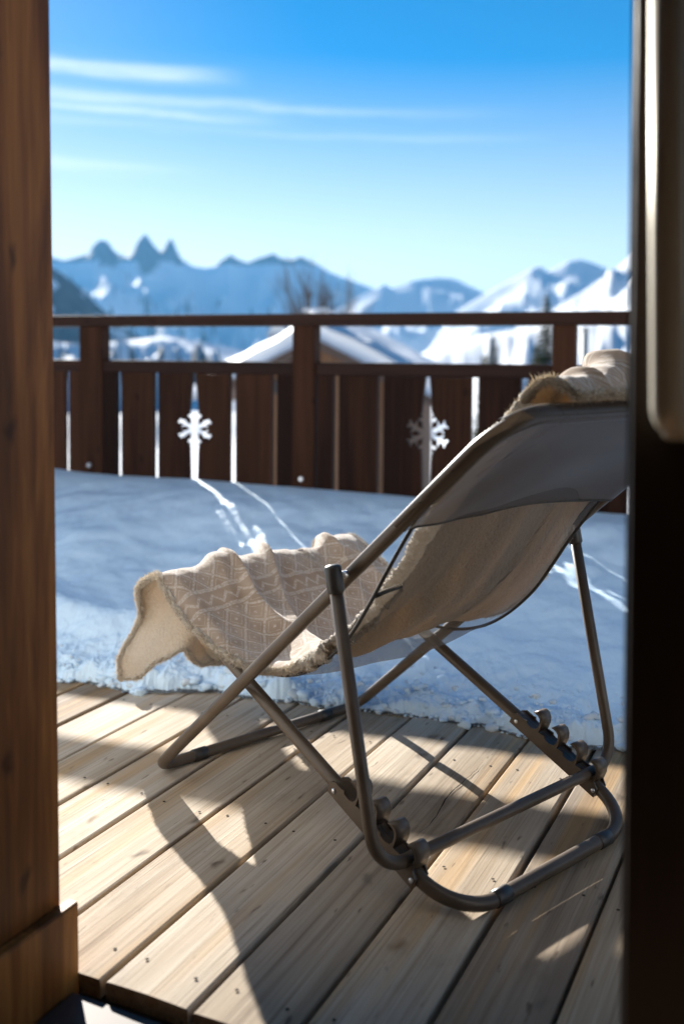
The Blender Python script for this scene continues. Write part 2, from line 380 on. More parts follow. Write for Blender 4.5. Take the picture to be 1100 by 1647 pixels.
M_ROOFSNOW = mat('roof_snow', (.88, .89, .91), .7)
M_ICE = mat('icy_snow_lump', (.74, .86, .96), .15, spec=.7)
M_ICE.node_tree.nodes['Principled BSDF'].inputs['Transmission Weight'].default_value = .15
M_ICE.node_tree.nodes['Principled BSDF'].inputs['IOR'].default_value = 1.2

def mountain_mat(name):
    m = mat(name, (.85, .87, .9), .8, spec=.1); t, ns, b, out = nodes(m)
    at = ns.new('ShaderNodeAttribute'); at.attribute_name = 'rock'; ge = ns.new('ShaderNodeNewGeometry')
    n1 = noise(t, ge.outputs['Position'], .012, 6, .65)
    f = M_('ADD', at.outputs['Fac'], M_('MULTIPLY', M_('SUBTRACT', n1, .5, nt_=t), .9, nt_=t), nt_=t)
    fr = ramp(t, f, [(.45, (0, 0, 0)), (.58, (1, 1, 1))])
    rk = ramp(t, noise(t, ge.outputs['Position'], .03, 5), [(.3, (.035, .033, .034)), (.7, (.085, .08, .075))])
    t.links.new(mixc(t, fr, (.84, .86, .89), rk), b.inputs['Base Color'])
    return m
M_MOUNT = mountain_mat('snow_and_rock')

# ------------------------------------------------------------------ the land: valley and ridges, real distances
def zpx(y, r, x): return EYE + (HOR - y) / FPX * r * math.cos(math.atan((x - 550) / FPX))
def prof(pts, dist):
    xs = np.array([math.atan((p[0] - 550) / FPX) for p in pts]); zs = np.array([zpx(p[1], dist, p[0]) for p in pts])
    return xs, zs
RIDGES = [  # distance, crest line, front slope, back slope, spur size, rockiness, seed
    (8600, [(-500, 440), (-200, 425), (0, 418), (85, 414), (105, 419), (128, 413), (145, 408), (152, 396), (160, 388), (170, 387), (178, 392), (184, 402), (192, 409), (208, 412), (216, 401), (225, 387), (235, 376), (243, 386), (250, 396), (258, 404), (264, 400), (270, 391), (277, 383), (283, 395), (288, 407), (294, 418), (310, 428), (330, 431), (345, 428), (358, 418), (371, 410), (384, 418), (398, 423), (412, 417), (425, 413), (440, 408), (452, 416), (468, 419), (484, 413), (498, 420), (512, 427), (530, 438), (560, 450), (600, 464), (640, 462), (700, 470), (800, 480), (1000, 470), (1300, 450)], .40, .7, 190, .10, 3),
    (6400, [(300, 640), (480, 560), (540, 500), (585, 474), (606, 464), (618, 457), (628, 464), (645, 459), (662, 452), (680, 449), (705, 447), (722, 448), (738, 452), (752, 460), (775, 470), (810, 486), (900, 500), (1100, 520)], .42, .6, 110, .04, 13),
    (4600, [(600, 640), (690, 560), (725, 508), (748, 492), (775, 476), (800, 461), (822, 450), (840, 440), (855, 431), (866, 429), (878, 437), (894, 430), (912, 420), (928, 418), (945, 422), (962, 428), (985, 438), (1010, 446), (1100, 440), (1400, 400)], .42, .6, 58, .06, 23),
    (2300, [(780, 640), (845, 540), (880, 505), (905, 486), (935, 470), (960, 452), (985, 436), (1003, 420), (1022, 402), (1060, 372), (1150, 330), (1400, 260), (1900, 240)], .36, .6, 36, .10, 33),
    (3300, [(-1200, 330), (-400, 350), (-100, 380), (20, 402), (70, 422), (95, 436), (118, 452), (140, 470), (158, 490), (185, 512), (215, 535), (270, 565), (340, 600)], .5, .6, 110, .55, 43),
    (1500, [(-900, 560), (-200, 548), (60, 545), (130, 556), (200, 548), (270, 540), (330, 552), (400, 566), (520, 580), (620, 590), (720, 620)], .22, .4, 38, .22, 53),
    (700, [(420, 660), (560, 612), (620, 590), (670, 568), (720, 552), (770, 537), (830, 528), (900, 518), (1000, 506), (1200, 500), (1800, 480)], .22, .3, 9, .02, 63),
]
def land_height(phi, r):
    X = r * np.sin(phi); Y = r * np.cos(phi)
    base = -3.2 - .115 * np.clip(r - 8, 0, None) + .00006 * np.clip(r - 8, 0, 1200) ** 2
    base = np.where(r > 1000, np.maximum(base, -70), base)
    base = base + (fbm(X / 9, Y / 9, 4, 5) - .5) * np.clip(r / 30, .25, 3)
    rock = np.zeros_like(base); H_ = base.copy()
    for (dist, pts, kf, kb, spur, rk, seed) in RIDGES:
        xs, zs = prof(pts, dist)
        pg = np.linspace(xs[0], xs[-1], 1400); pz = np.interp(pg, xs, zs); kw = max(3, int(.05 / (pg[1] - pg[0])))
        ker = np.hanning(kw + 2)[1:-1]; ker /= ker.sum(); sm_ = np.convolve(np.pad(pz, kw, mode='edge'), ker, 'same')[kw:-kw]
        z0 = np.interp(phi, xs, zs); d = r - dist * 1.0; ad = np.abs(d)
        warp = (fbm(X / (dist * .10), Y / (dist * .10), 4, seed) - .5) * .12
        zsm = np.interp(phi + warp * smooth(0, dist * .1, ad), pg, sm_)
        slope = np.where(d < 0, kf, kb)
        fall = slope * ad * (1.25 - .45 * np.clip(ad / (dist * .45), 0, 1))
        k = smooth(0, dist * .12, ad)
        keep = np.exp(-(ad / (dist * .018)) ** 1.3)
        sp = (fbm((X + .9 * Y) / (dist * .11), (Y - .9 * X) / (dist * .15), 6, seed + 2, True, .52) - .60) * spur * 4.2 * k
        h = zsm + (z0 - zsm) * keep - fall + sp
        up = h > H_
        H_ = np.maximum(h, H_)
        crest = np.exp(-ad / (dist * .02))
        rock = np.where(up, rk + (1.0 * smooth(zpx(436, dist, 300), zpx(416, dist, 300), h) if seed == 3 else 0), rock)
    return H_, rock
dense = np.linspace(R(-21), R(20.5), 640)
PHI = np.concatenate([np.linspace(R(-78), R(-21), 60)[:-1], dense, np.linspace(R(20.5), R(78), 60)[1:]])
def land(name, radii, material):
    rr, pp = np.meshgrid(radii, PHI, indexing='ij')
    h, rock = land_height(pp, rr)
    V = np.stack([rr * np.sin(pp), rr * np.cos(pp), h], -1)
    gr, gp = np.gradient(h); slope = np.abs(gr) / np.maximum(np.gradient(rr, axis=0), 1e-6)
    sl2 = np.abs(gp) / np.maximum(rr * np.gradient(pp, axis=1), 1e-6)
    st = np.sqrt(slope ** 2 + sl2 ** 2)
    rock = rock + np.clip((st - .95) * .55, 0, .6) * (rr > 1200)
    o = mesh_obj(name, V.reshape(-1, 3), grid_faces(*rr.shape)[:, ::-1], material)
    at = o.data.attributes.new('rock', 'FLOAT', 'POINT'); at.data.foreach_set('value', rock.ravel().astype(np.float32))
    return o
near_r = np.geomspace(5.6, 1050, 90)
far_r = np.unique(np.concatenate([np.geomspace(1050, 14000, 110)] + [np.linspace(d * .975, d * 1.012, 16) for d in (8600, 6400, 4600, 2300, 3300, 1500)]))
tag(land('snowy_valley', near_r, M_MOUNT), 'snow covered ground falling away beyond the deck into the valley', kind='structure')
tag(land('mountain_range', far_r, M_MOUNT), 'snowy mountain range with three dark rock spires at left', kind='structure')

# ------------------------------------------------------------------ deck and house frame: boards run along local Y
TH = R(26.0); RZ = -TH
def st_world(s, t_): return (s * math.cos(TH) + t_ * math.sin(TH), -s * math.sin(TH) + t_ * math.cos(TH))
deck = bm_obj('deck', None or box_bm(-3.0, 2.3, 1.16, 1.22, -.16, -.036), M_JOIST, rot=(0, 0, RZ))
tag(deck, 'deck of weathered grey wooden boards running diagonally away', kind='structure')
PITCHB, T0 = .1526, 1.112
S_A = -1.388
bw = .1428
def board_mesh(seed, length):
    rs = random.Random(seed); bm = bmesh.new(); n = 26; prof_ = []
    hw = bw / 2
    xs = [-hw, -hw + .0012, -hw + .004, -hw * .5, 0, hw * .5, hw - .004, hw - .0012, hw]
    cup = rs.uniform(-.0012, .0016)
    zs = [-.004, -.0012, 0, cup * .6, cup, cup * .6, 0, -.0012, -.004]
    rows = []
    ph = rs.uniform(0, 6)
    for i in range(n):
        y = length * i / (n - 1); wob = .0008 * math.sin(y * 3 + ph); zz = .0009 * math.sin(y * 2.1 + ph * 2)
        rows.append([bm.verts.new((x + wob, y, z + zz)) for x, z in zip(xs, zs)] + [bm.verts.new((hw + wob, y, -.028)), bm.verts.new((-hw + wob, y, -.028))])
    m = len(rows[0])
    for a, b_ in zip(rows, rows[1:]):
        for k in range(m): bm.faces.new((a[k], a[(k + 1) % m], b_[(k + 1) % m], b_[k]))
    bm.faces.new(rows[0]); bm.faces.new(rows[-1][::-1])
    bmesh.ops.recalc_face_normals(bm, faces=bm.faces)
    me = bpy.data.meshes.new('deck_board'); bm.to_mesh(me); bm.free(); me.materials.append(M_DECK)
    return me
bmx = bmesh.new(); bmesh.ops.create_circle(bmx, cap_ends=True, radius=.0031, segments=8)
screw_me = bpy.data.meshes.new('screw'); bmx.to_mesh(screw_me); bmx.free(); screw_me.materials.append(M_SCREW)
for k in range(-9, 22):
    s0 = S_A + (k + .5) * PITCHB
    L = 3.06
    jig = random.uniform(-.004, .004)
    o = link('deck_board', board_mesh(100 + k, L), deck, (s0 + random.uniform(-.0012, .0012), T0 + jig, random.uniform(-.0012, .0012)))
    if -2 <= k <= 10:
        for j in range(4):
            for e in (-1, 1):
                c = link('screw', screw_me, o, (e * (.045 + random.uniform(-.006, .006)), .07 + .46 * j + random.uniform(-.012, .012), .0016))
box('shade_slab', -2.95, 2.25, 1.23, 4.1, -.30, -.20, M_JOIST, deck)  # dark slab added under the boards to shade the gaps
for j in range(1, 7):
    box('joist', -2.9, 2.2, T0 + .09 + .46 * j - .03, T0 + .09 + .46 * j + .03, -.15, -.030, M_JOIST, deck)
# split running along one board
def crack(board_k, x, y0, y1, wd):
    s0 = S_A + (board_k + .5) * PITCHB; n = 22; V = []; F = []
    for i in range(n):
        f = i / (n - 1); y = y0 + (y1 - y0) * f; xx = x + .005 * math.sin(f * 9) + random.uniform(-.0016, .0016); ww = wd * math.sin(math.pi * min(max(f, .02), .98)) * random.uniform(.5, 1.3)
        V += [(s0 + xx - ww, y, .0022), (s0 + xx + ww, y, .0022)]
    for i in range(n - 1): F.append((2 * i, 2 * i + 1, 2 * i + 3, 2 * i + 2))
    mesh_obj('board_split', V, F, M_SCREW, deck, False)
crack(4, .018, 1.72, 2.12, .0016)
crack(2, -.03, 2.25, 2.6, .001)

# house: the opening the camera looks out of
house = empty('chalet_facade', (0, 0, 0), RZ)
tag(house, 'brown timber wall and door jamb at the left edge of the picture', 'wall')
JS = -.992
box('jamb_board', JS - .05, JS, .78, 1.10, -.05, 2.10, M_JAMB, house, .004)
box('baseboard', JS, JS + .020, .70, 1.115, -.05, .108, M_JAMB, house, .003)
M_FACADE = mat('pale_bounce_facade', (.56, .56, .55), .9)  # unseen facade, made pale to bounce sunlight onto the shaded snow
box('wall_panel', -4.2, JS - .052, .84, 1.09, -.4, 3.2, M_FACADE, house)
box('wall_panel', .95, 4.2, .84, 1.09, -.4, 3.2, M_FACADE, house)
box('lintel', JS - .05, .95, .84, 1.088, 2.102, 3.2, M_FACADE, house)
box('threshold', JS + .021, .95, .80, 1.098, -.06, -.016, M_SILL, house, .004)
M_PLASTER = mat('room_plaster', (.55, .50, .44), .9); M_FLOOR, *_ = wood('room_floor_wood', (.12, .07, .04), (.20, .12, .07), (.28, .18, .11), 'Y', .5, .3, .2)
def shell(name, *a, m=M_PLASTER):
    o = box(name, *a, m); o.rotation_euler = (0, 0, RZ); return tag(o, kind='structure')
shell('floor', -2.4, 2.4, -3.2, .80, -.12, -.02, m=M_FLOOR)
shell('ceiling', -2.4, 2.4, -3.2, .84, 2.45, 2.55)
shell('back_wall', -2.4, 2.4, -3.3, -3.2, -.12, 2.55)
shell('wall_left', -2.5, -2.4, -3.2, .84, -.12, 2.55)
shell('wall_right', 2.4, 2.5, -3.2, .84, -.12, 2.55)

# sliding door leaf with long pull handle
door = empty('sliding_door', (0, 0, 0), RZ)
tag(door, 'dark brown wooden sliding door with long pale handle at right', 'door')
DS, DT = -.1618, .93
box('stile', DS, DS + .115, DT, DT + .062, -.012, 2.10, M_DOOR, door, .003)
box('bottom_rail', DS + .115, .98, DT + .001, DT + .061, -.012, .12, M_DOOR, door)
box('top_rail', DS + .115, .98, DT + .001, DT + .061, 2.0, 2.10, M_DOOR, door)
M_GLASS = mat('door_glass', (.9, .95, .93), .02); M_GLASS.node_tree.nodes['Principled BSDF'].inputs['Transmission Weight'].default_value = 1.0
box('pane', DS + .115, .98, DT + .025, DT + .037, .12, 2.0, M_GLASS, door)
box('weather_strip', DS - .004, DS, DT + .010, DT + .030, .0, 2.09, M_PLASTIC, door)
M_HANDLE = mat('satin_champagne_metal', (.66, .60, .48), .5, .3); M_PLATE = mat('grey_escutcheon', (.10, .105, .095), .5, .2)
hx = -.124
hd = bm_obj('handle', box_bm(hx - .006, hx + .045, DT - .014, DT - .001, .828, 1.215, .006, seg=3), M_PLATE, door)
gp = fillet([(hx + .020, DT - .008, .850), (hx + .004, DT - .055, .850), (hx + .0015, DT - .056, 1.01), (hx - .001, DT - .056, 1.222)], [0, .012, .3, 0], seg=6)
tube('grip', gp, .0150, M_HANDLE, hd, n=18)
box('grip_base', hx - .004, hx + .046, DT - .044, DT - .0145, .832, .872, M_HANDLE, hd, .006, 3)

# ------------------------------------------------------------------ railing
ZC, RSL = 4.4, .38                                      # railing: distance straight ahead, plan slope
def rail_z(px): return ZC / (1 + RSL * (px - 550) / FPX)
RL, RR_ = rail_z(83), rail_z(1013)
pl = Vector(((83 - 550) / FPX * RL, RL)); pr_ = Vector(((1013 - 550) / FPX * RR_, RR_))
rdir = (pr_ - pl).normalized(); RAZ = math.atan2(rdir.y, rdir.x)
rail = empty('wooden_railing', (pl.x, pl.y, 0), RAZ)
rail.rotation_euler = (0, .0092, RAZ)
tag(rail, 'dark brown wooden balustrade with snowflake cut-outs at the snowy deck edge', 'railing')
def rail_a(px):
    """distance along the railing where the view column px meets it"""
    k = (px - 550) / FPX; return (k * pl.y - pl.x) / (rdir.x - k * rdir.y)
a0, a1 = -1.3, 5.2
HT = 1.121
# local axes: x along the railing, y away from the house
box('top_rail', a0, a1, -.045, .075, HT - .054, HT, M_DARKX, rail, .006, 2)
posts = [(134, 170), (473, 509), (886, 923)]
edges = []
for i, (p0, p1) in enumerate(posts):
    x0, x1 = rail_a(p0), rail_a(p1); edges.append((x0, x1))
    po = box('post', x0, x1, -.042, .030, -.04, HT - .0545, M_DARK, rail, .005, 2)
    if i < 2:
        bmb = bmesh.new(); bmesh.ops.create_cone(bmb, cap_ends=True, segments=14, radius1=.013, radius2=.010, depth=.012)
        bmesh.ops.rotate(bmb, verts=bmb.verts, matrix=Matrix.Rotation(R(90), 3, 'X'))
        bm_obj('bolt', bmb, M_BOLT, po, loc=((x0 + x1) / 2 - .005, -.047, (.395, .385)[i]))
ex = [a0] + [e for p in edges for e in p] + [a1]
for k in range(0, len(ex), 2):
    if k: box('lower_rail', ex[k] + .001, ex[k + 1] - .001, -.034, .034, .848, .906, M_DARKX, rail, .005, 2)
    else: box('lower_rail', ex[k], ex[k + 1] - .001, -.034, .034, .848, .906, M_DARKX, rail, .005, 2)
# half outline of a snowflake, right side, from top to bottom, in units of its radius
def flake_half(Rf, g):
    arm = []
    def poly(ang, tipn):
        d = Vector((math.cos(ang), math.sin(ang))); n = Vector((-d.y, d.x)); w_ = .145; o = []
        segs = [(.20, w_), (.48, w_ * .85), (.60, w_ * 2.6), (.70, w_ * 2.2), (.66, w_ * .85), (.80, w_ * .8), (.90, w_ * 1.7), (1.0, w_ * 1.3), (.95, w_ * .4)]
        top = [d * a + n * h for a, h in segs]; bot = [d * a - n * h for a, h in segs][::-1]
        return top + bot
    out = []
    up = [(w_, y) for w_, y in ((.17, 1.0), (.22, .92), (.17, .84), (.17, .74), (.32, .80), (.35, .66), (.17, .54), (.17, .30))]
    out += [Vector(p) for p in up]
    out += poly(R(30), 0); out += poly(R(-30), 0)
    out += [Vector((p[0], -p[1])) for p in up[::-1]]
    return [Vector((max(p.x * Rf, g), p.y * Rf)) for p in out]
def plank(x0, x1, flake=None):
    z0, z1, th = -.04, .8475, (.024 if flake else .034)
    ys = (-.030, -.030 + th)
    out = [(x0, z0), (x1, z0), (x1, z1), (x0, z1)]
    if flake:
        side, cz, Rf = flake; h = flake_half(Rf, .0)
        if side == 'L':    # flake cut from this plank's left edge
            cx = x0; mid = [(cx + p.x, cz + p.y) for p in h]; out = [(x0, z0), (x1, z0), (x1, z1), (x0, z1)] + mid
        else:
            cx = x1; mid = [(cx - p.x, cz + p.y) for p in h[::-1]]; out = [(x0, z0), (x1, z0)] + mid + [(x1, z1), (x0, z1)]
    n = len(out); V = [(p[0], ys[0], p[1]) for p in out] + [(p[0], ys[1], p[1]) for p in out]
    tri = tessellate_polygon([[Vector((p[0], p[1], 0)) for p in out]])
    F = [tuple(t_) for t_ in tri] + [tuple(n + i for i in t_[::-1]) for t_ in tri] + [(i, (i + 1) % n, n + (i + 1) % n, n + i) for i in range(n)]
    me = bpy.data.meshes.new('plank'); me.from_pydata(V, [], F); me.materials.append(M_DARK)
    bm = bmesh.new(); bm.from_mesh(me); bmesh.ops.recalc_face_normals(bm, faces=bm.faces); bm.to_mesh(me); bm.free()
    link('plank', me, rail)
gaps = [-85, -20, 45, 111, 170, 194.5, 253.5, 314.5, 377, 443, 508, 541.5, 613, 687.5, 763.5, 842.5, 930, 1016, 1105, 1200, 1300]
GW = .030
for i in range(len(gaps) - 1):
    x0 = rail_a(gaps[i]) + (.010 if gaps[i] in (314.5, 687.5) else GW / 2); x1 = rail_a(gaps[i + 1]) - (.010 if gaps[i + 1] in (314.5, 687.5) else GW / 2); fl = None
    if gaps[i] in (314.5, 687.5): fl = ('L', .0, .0)
    zf = {314.5: (.9 - (689 - 580) / FPX * rail_z(314) + .0092 * rail_a(314)), 687.5: (.9 - (697 - 580) / FPX * rail_z(687) + .0092 * rail_a(687))}
    if gaps[i] in zf: fl = ('L', zf[gaps[i]], .088)
    if gaps[i + 1] in zf: fl = ('R', zf[gaps[i + 1]], .088)
    plank(x0, x1, fl)

# ------------------------------------------------------------------ snow bank on the deck
def edge_y(X):
    y = np.interp(X, [-2.8, -1.2, -.78, -.33, .14, .435, .62, 1.2, 2.8], [3.45, 2.93, 2.775, 2.645, 2.455, 2.33, 2.285, 2.10, 1.5])
    return y + (fbm(X * 3.1, X * 0 + 3.3, 2, 71) - .5) * .15
def edge_jag(X): return (fbm(X * 14, X * 0 + 7.7, 6, 75, gain=.6) - .5) * .07
def rail_y(X): return pl.y + (X - pl.x) * rdir.y / rdir.x - .050
nX, nd = 1150, 260
gx = np.concatenate([np.linspace(-2.7, -1.35, 80)[:-1], np.linspace(-1.35, 1.25, 992), np.linspace(1.25, 2.7, 80)[1:]]); dd = np.linspace(0, 1, nd) ** 2.3
GX, GD = np.meshgrid(gx, dd)
ey = edge_y(GX); ry = rail_y(GX); dist = (ry - ey) * GD
Yg = ey + dist + edge_jag(GX) * np.exp(-dist / .045)
hr = .330 - .030 * GX
plat = .15 + .05 * (fbm(GX * 1.3, GX * 0 + 4, 3, 79) - .5)
hh = .020 * (1 - np.exp(-dist / .008)) + plat * (1 - np.exp(-dist * .30 / plat)) + (hr - plat - .02) * smooth(.35, 1.9, dist)
hh += (fbm(GX * 1.7, Yg * 1.9, 4, 81) - .5) * .11 * smooth(0.05, .5, dist) * (1 - .75 * smooth(.75, 1.0, GD))
hh += .050 * np.exp(-((dist - .33 - .05 * np.sin(GX * 3)) / .10) ** 2) * smooth(-.25, -.65, GX)
hh += ((fbm(GX * 6, Yg * 6, 3, 83) - .5) * .020 + (fbm(GX * 19, Yg * 19, 3, 85) - .5) * .006) * smooth(0, .2, dist) * (1 - smooth(.85, 1, GD))
lum = fbm(GX * 13, Yg * 13, 4, 91)
wgt = np.exp(-dist / .16) * smooth(0, .03, dist)
hh += (lum - .45) * .085 * wgt
hh += (fbm(GX * 34, Yg * 34, 4, 97, True) - .6) * .020 * np.exp(-dist / .13) * smooth(0, .012, dist)
hh += (fbm(GX * 110, Yg * 110, 3, 95) - .5) * (.0 + .008 * np.exp(-dist / .10)) * smooth(0, .01, dist)
hh = np.maximum(hh, .0025)
V = np.stack([GX, Yg, hh], -1).reshape(-1, 3)
Vb = V[:nX].copy(); Vb[:, 2] = -.0005; Vb[:, 1] += .004
V = np.concatenate([V, Vb]); F = grid_faces(nd, nX)
k = np.arange(nX - 1); F2 = np.stack([nd * nX + k, nd * nX + k + 1, k + 1, k], 1)
snow = mesh_obj('snow_bank', V, np.concatenate([F, F2]), M_SNOW)
tag(snow, 'bank of old snow piled against the railing across the deck', kind='stuff')
# icy crumbs along the melting edge
Vc = []; Fc = []
bmi = bmesh.new(); bmesh.ops.create_icosphere(bmi, subdivisions=2, radius=1); ico = np.array([v.co for v in bmi.verts]); icof = [tuple(v.index for v in f.verts) for f in bmi.faces]; bmi.free()
for i in range(2600):
    X = RNG.uniform(-1.5, 1.5); d_ = abs(RNG.normal(.0, .055)) - .012; r_ = RNG.choice([.0018, .003, .005, .009, .016], p=[.4, .32, .18, .08, .02])
    e_ = float((edge_y(np.array([X])) + edge_jag(np.array([X])))[0]); zz = .0 if d_ < 0 else min(.09, d_ * .8)
    q = ico * (1 + 1.1 * (vnoise(ico[:, 0] * 2.2 + i, ico[:, 1] * 2.2 + ico[:, 2] * 2.9, i)[:, None] - .45)) * r_ * np.array([1, 1, .72])
    base = len(Vc); Vc += (q + np.array([X, e_ + d_, zz + r_ * .45])).tolist(); Fc += [tuple(base + a for a in f) for f in icof]
cr_ = mesh_obj('snow_crumbs', Vc, Fc, M_SNOW, snow); tag(cr_, kind='stuff')
cr_.data.materials.append(M_ICE)
nfi = len(icof); mi = np.repeat((RNG.random(len(Fc) // nfi) < .3).astype(np.int32), nfi); cr_.data.polygons.foreach_set('material_index', mi)
# dark glossy margin on the boards along the snow edge
M_MARGIN = bpy.data.materials.new('dark_margin'); M_MARGIN.use_nodes = True; t = M_MARGIN.node_tree; b_ = t.nodes['Principled BSDF']
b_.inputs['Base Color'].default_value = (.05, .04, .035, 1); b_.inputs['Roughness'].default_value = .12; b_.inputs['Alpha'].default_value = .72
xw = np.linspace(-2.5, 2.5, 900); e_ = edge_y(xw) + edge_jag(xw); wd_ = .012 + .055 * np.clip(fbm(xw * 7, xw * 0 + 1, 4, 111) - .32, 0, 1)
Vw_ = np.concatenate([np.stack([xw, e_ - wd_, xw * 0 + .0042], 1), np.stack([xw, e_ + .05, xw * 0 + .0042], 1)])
kk = np.arange(899); tag(mesh_obj('dark_margin', Vw_, np.stack([kk, kk + 1, kk + 901, kk + 900], 1), M_MARGIN, snow), kind='stuff')

# ------------------------------------------------------------------ deck chair (local: x rearwards, y to the far side, z up)
PSI = R(-41.7546); fr = Vector((math.sin(PSI), math.cos(PSI)))
CH = Matrix(((-fr.x, fr.y), (-fr.y, -fr.x)))
crz = math.atan2(-fr.y, -fr.x)                      # local x = rearwards ; local y must point to the far side
chair = empty('deck_chair', (-.1829, 2.3357, 0), crz)
tag(chair, 'folding sling deck chair with brown tubular frame on the deck', 'chair')
FAR = 1.0 if (Vector((fr.y, -fr.x)).dot(Vector((-math.sin(crz), math.cos(crz)))) > 0) else -1.0
def L3(u, v, h): return Vector((u, v * FAR, h))
TR = .0125
u1, h1, w1 = .9633, .8195, .5922
uR, u2, h2, w2 = .8348, -.0161, .3963, .5135
s3, ub, hb, w3 = .6554, .7338, .0769, .6727
F1 = [L3(0, -w1 / 2, TR), L3(u1, -w1 / 2, h1), L3(u1, w1 / 2, h1), L3(0, w1 / 2, TR)]
tube('back_frame', fillet(F1, [.045, .085, .085, .045], True, 10), TR, M_FRAME, chair, True, 18)
F2p = [L3(uR, -w2 / 2, TR), L3(u2, -w2 / 2, h2), L3(u2, w2 / 2, h2), L3(uR, w2 / 2, TR)]
tube('seat_frame', fillet(F2p, [.095, .05, .05, .095], True, 10), TR, M_FRAME, chair, True, 18)
pu, ph_ = s3 * u1, TR + s3 * (h1 - TR)
F3 = [L3(pu, -w3 / 2, ph_), L3(ub, -w3 / 2, hb), L3(ub, w3 / 2, hb), L3(pu, w3 / 2, ph_)]
leg = tube('support_leg', fillet(F3, [0, .062, .062, 0], False, 10), .0112, M_FRAME, chair, False, 18)
d3 = (L3(ub, 0, hb) - L3(pu, 0, ph_)).normalized()
for sgn in (-1, 1):
    p = L3(pu, sgn * w3 / 2, ph_)
    tube('joint_cap', [p - d3 * .020, p - d3 * .018, p - d3 * .014, p + d3 * .024, p + d3 * .028], [.006, .0125, .0150, .0150, .0125], M_PLASTIC, leg)
    tube('pivot_pin', [L3(pu, sgn * (w3 / 2 - .014), ph_), L3(pu, sgn * (w1 / 2 + .004), ph_)], .0065, M_BOLT, leg, n=10)
# notched brackets on the seat frame that hold the supporting leg
ax2 = Vector((uR - u2, h2 * 0 + TR - h2)); ln2 = ax2.length; ax2 = ax2 / ln2; nr2 = Vector((-ax2.y, ax2.x))
if nr2.y < 0: nr2 = -nr2
aB = (Vector((ub, hb)) - Vector((u2, h2))).dot(ax2)      # where the leg sits along the frame
PITB = .050
def hook_pts(c):
    """outer curve of one hook: rises behind the saddle at c and leans forward over it"""
    return [(c + .0205, .016), (c + .0205, .032), (c + .0175, .043), (c + .0105, .0500), (c + .0015, .0510), (c - .0050, .0465)]
def bracket_profile():
    P = []; st0 = aB - 3 * PITB - .048; end = aB + .032
    P += [(st0, -.0135), (st0, .008), (st0 + .010, .0165), (aB - 3 * PITB - .020, .0165)]
    for i in range(4):
        c = aB - (3 - i) * PITB
        P += [(c - .0125, .0185), (c - .0105, .0135), (c - .004, .0128), (c + .004, .0128), (c + .0115, .0160), (c + .0165, .0245), (c + .0165, .0350), (c + .0125, .0430), (c + .0065, .0465), (c + .0005, .0470)]
        P += hook_pts(c)[::-1]
    P += [(end, .006), (end, -.0135)]
    return P
bp = bracket_profile()
for sgn in (-1, 1):
    bmk = bmesh.new()
    for (y0, y1) in ((-.0165, -.0135), (.0135, .0165), (-.0135, .0135)):
        inner = (y0 == -.0135)
        pts = bp if not inner else [p for p in bp]
        if inner: pts = [(a, min(b_, .012)) for a, b_ in ((bp[0][0], -.0132), (bp[0][0], .008), (bp[0][0] + .012, .0162), (bp[-1][0] - .02, .0162), (bp[-1][0], .006), (bp[-1][0], -.0132))]
        def P3(a, b_, yy):
            q = Vector((u2, h2)) + ax2 * a + nr2 * b_; return L3(q.x, sgn * w2 / 2 + yy, q.y)
        tri = tessellate_polygon([[Vector((a, b_, 0)) for a, b_ in pts]]); n = len(pts)
        va = [bmk.verts.new(P3(a, b_, y0)) for a, b_ in pts]; vb = [bmk.verts.new(P3(a, b_, y1)) for a, b_ in pts]
        for t_ in tri:
            bmk.faces.new([va[i] for i in t_]); bmk.faces.new([vb[i] for i in t_[::-1]])
        for i in range(n): bmk.faces.new((va[i], va[(i + 1) % n], vb[(i + 1) % n], vb[i]))
    # bent strip joining the two sides over every hook
    br = bm_obj('notched_bracket', bmk, M_FRAME, chair)
    for a_ in (aB - 3 * PITB - .034, aB + .026):
        q = Vector((u2, h2)) + ax2 * a_
        for yo in (-1, 1): tube('rivet', [L3(q.x, sgn * w2 / 2 + yo * .0160, q.y), L3(q.x, sgn * w2 / 2 + yo * .0185, q.y), L3(q.x, sgn * w2 / 2 + yo * .0195, q.y)], [.0045, .0045, .0025], M_BOLT, br, n=10)
    for i in range(4):
        c = aB - (3 - i) * PITB; V = []; F = []
        strip = hook_pts(c)
        for (a, b_) in strip:
            for yy in (-.0167, .0167): 
                q = Vector((u2, h2)) + ax2 * a + nr2 * (b_ + .0004); V.append(L3(q.x, sgn * w2 / 2 + yy, q.y))
        for j in range(len(strip) - 1): F.append((2 * j, 2 * j + 1, 2 * j + 3, 2 * j + 2))
        o = mesh_obj('hook', V, F, M_FRAME, br, True); md = o.modifiers.new('thick', 'SOLIDIFY'); md.thickness = .0022; md.offset = 0
for (u_, wv_) in ((uR, w2), (0, w1)):
    for v_ in (-1, 1):
        q = L3(u_, v_ * (wv_ / 2 - .11), TR)
        tube('foot_glide', [q + L3(0, -.018, 0), q + L3(0, -.017, 0), q + L3(0, .017, 0), q + L3(0, .018, 0)], [.0128, .0142, .0142, .0128], M_PLASTIC, chair)

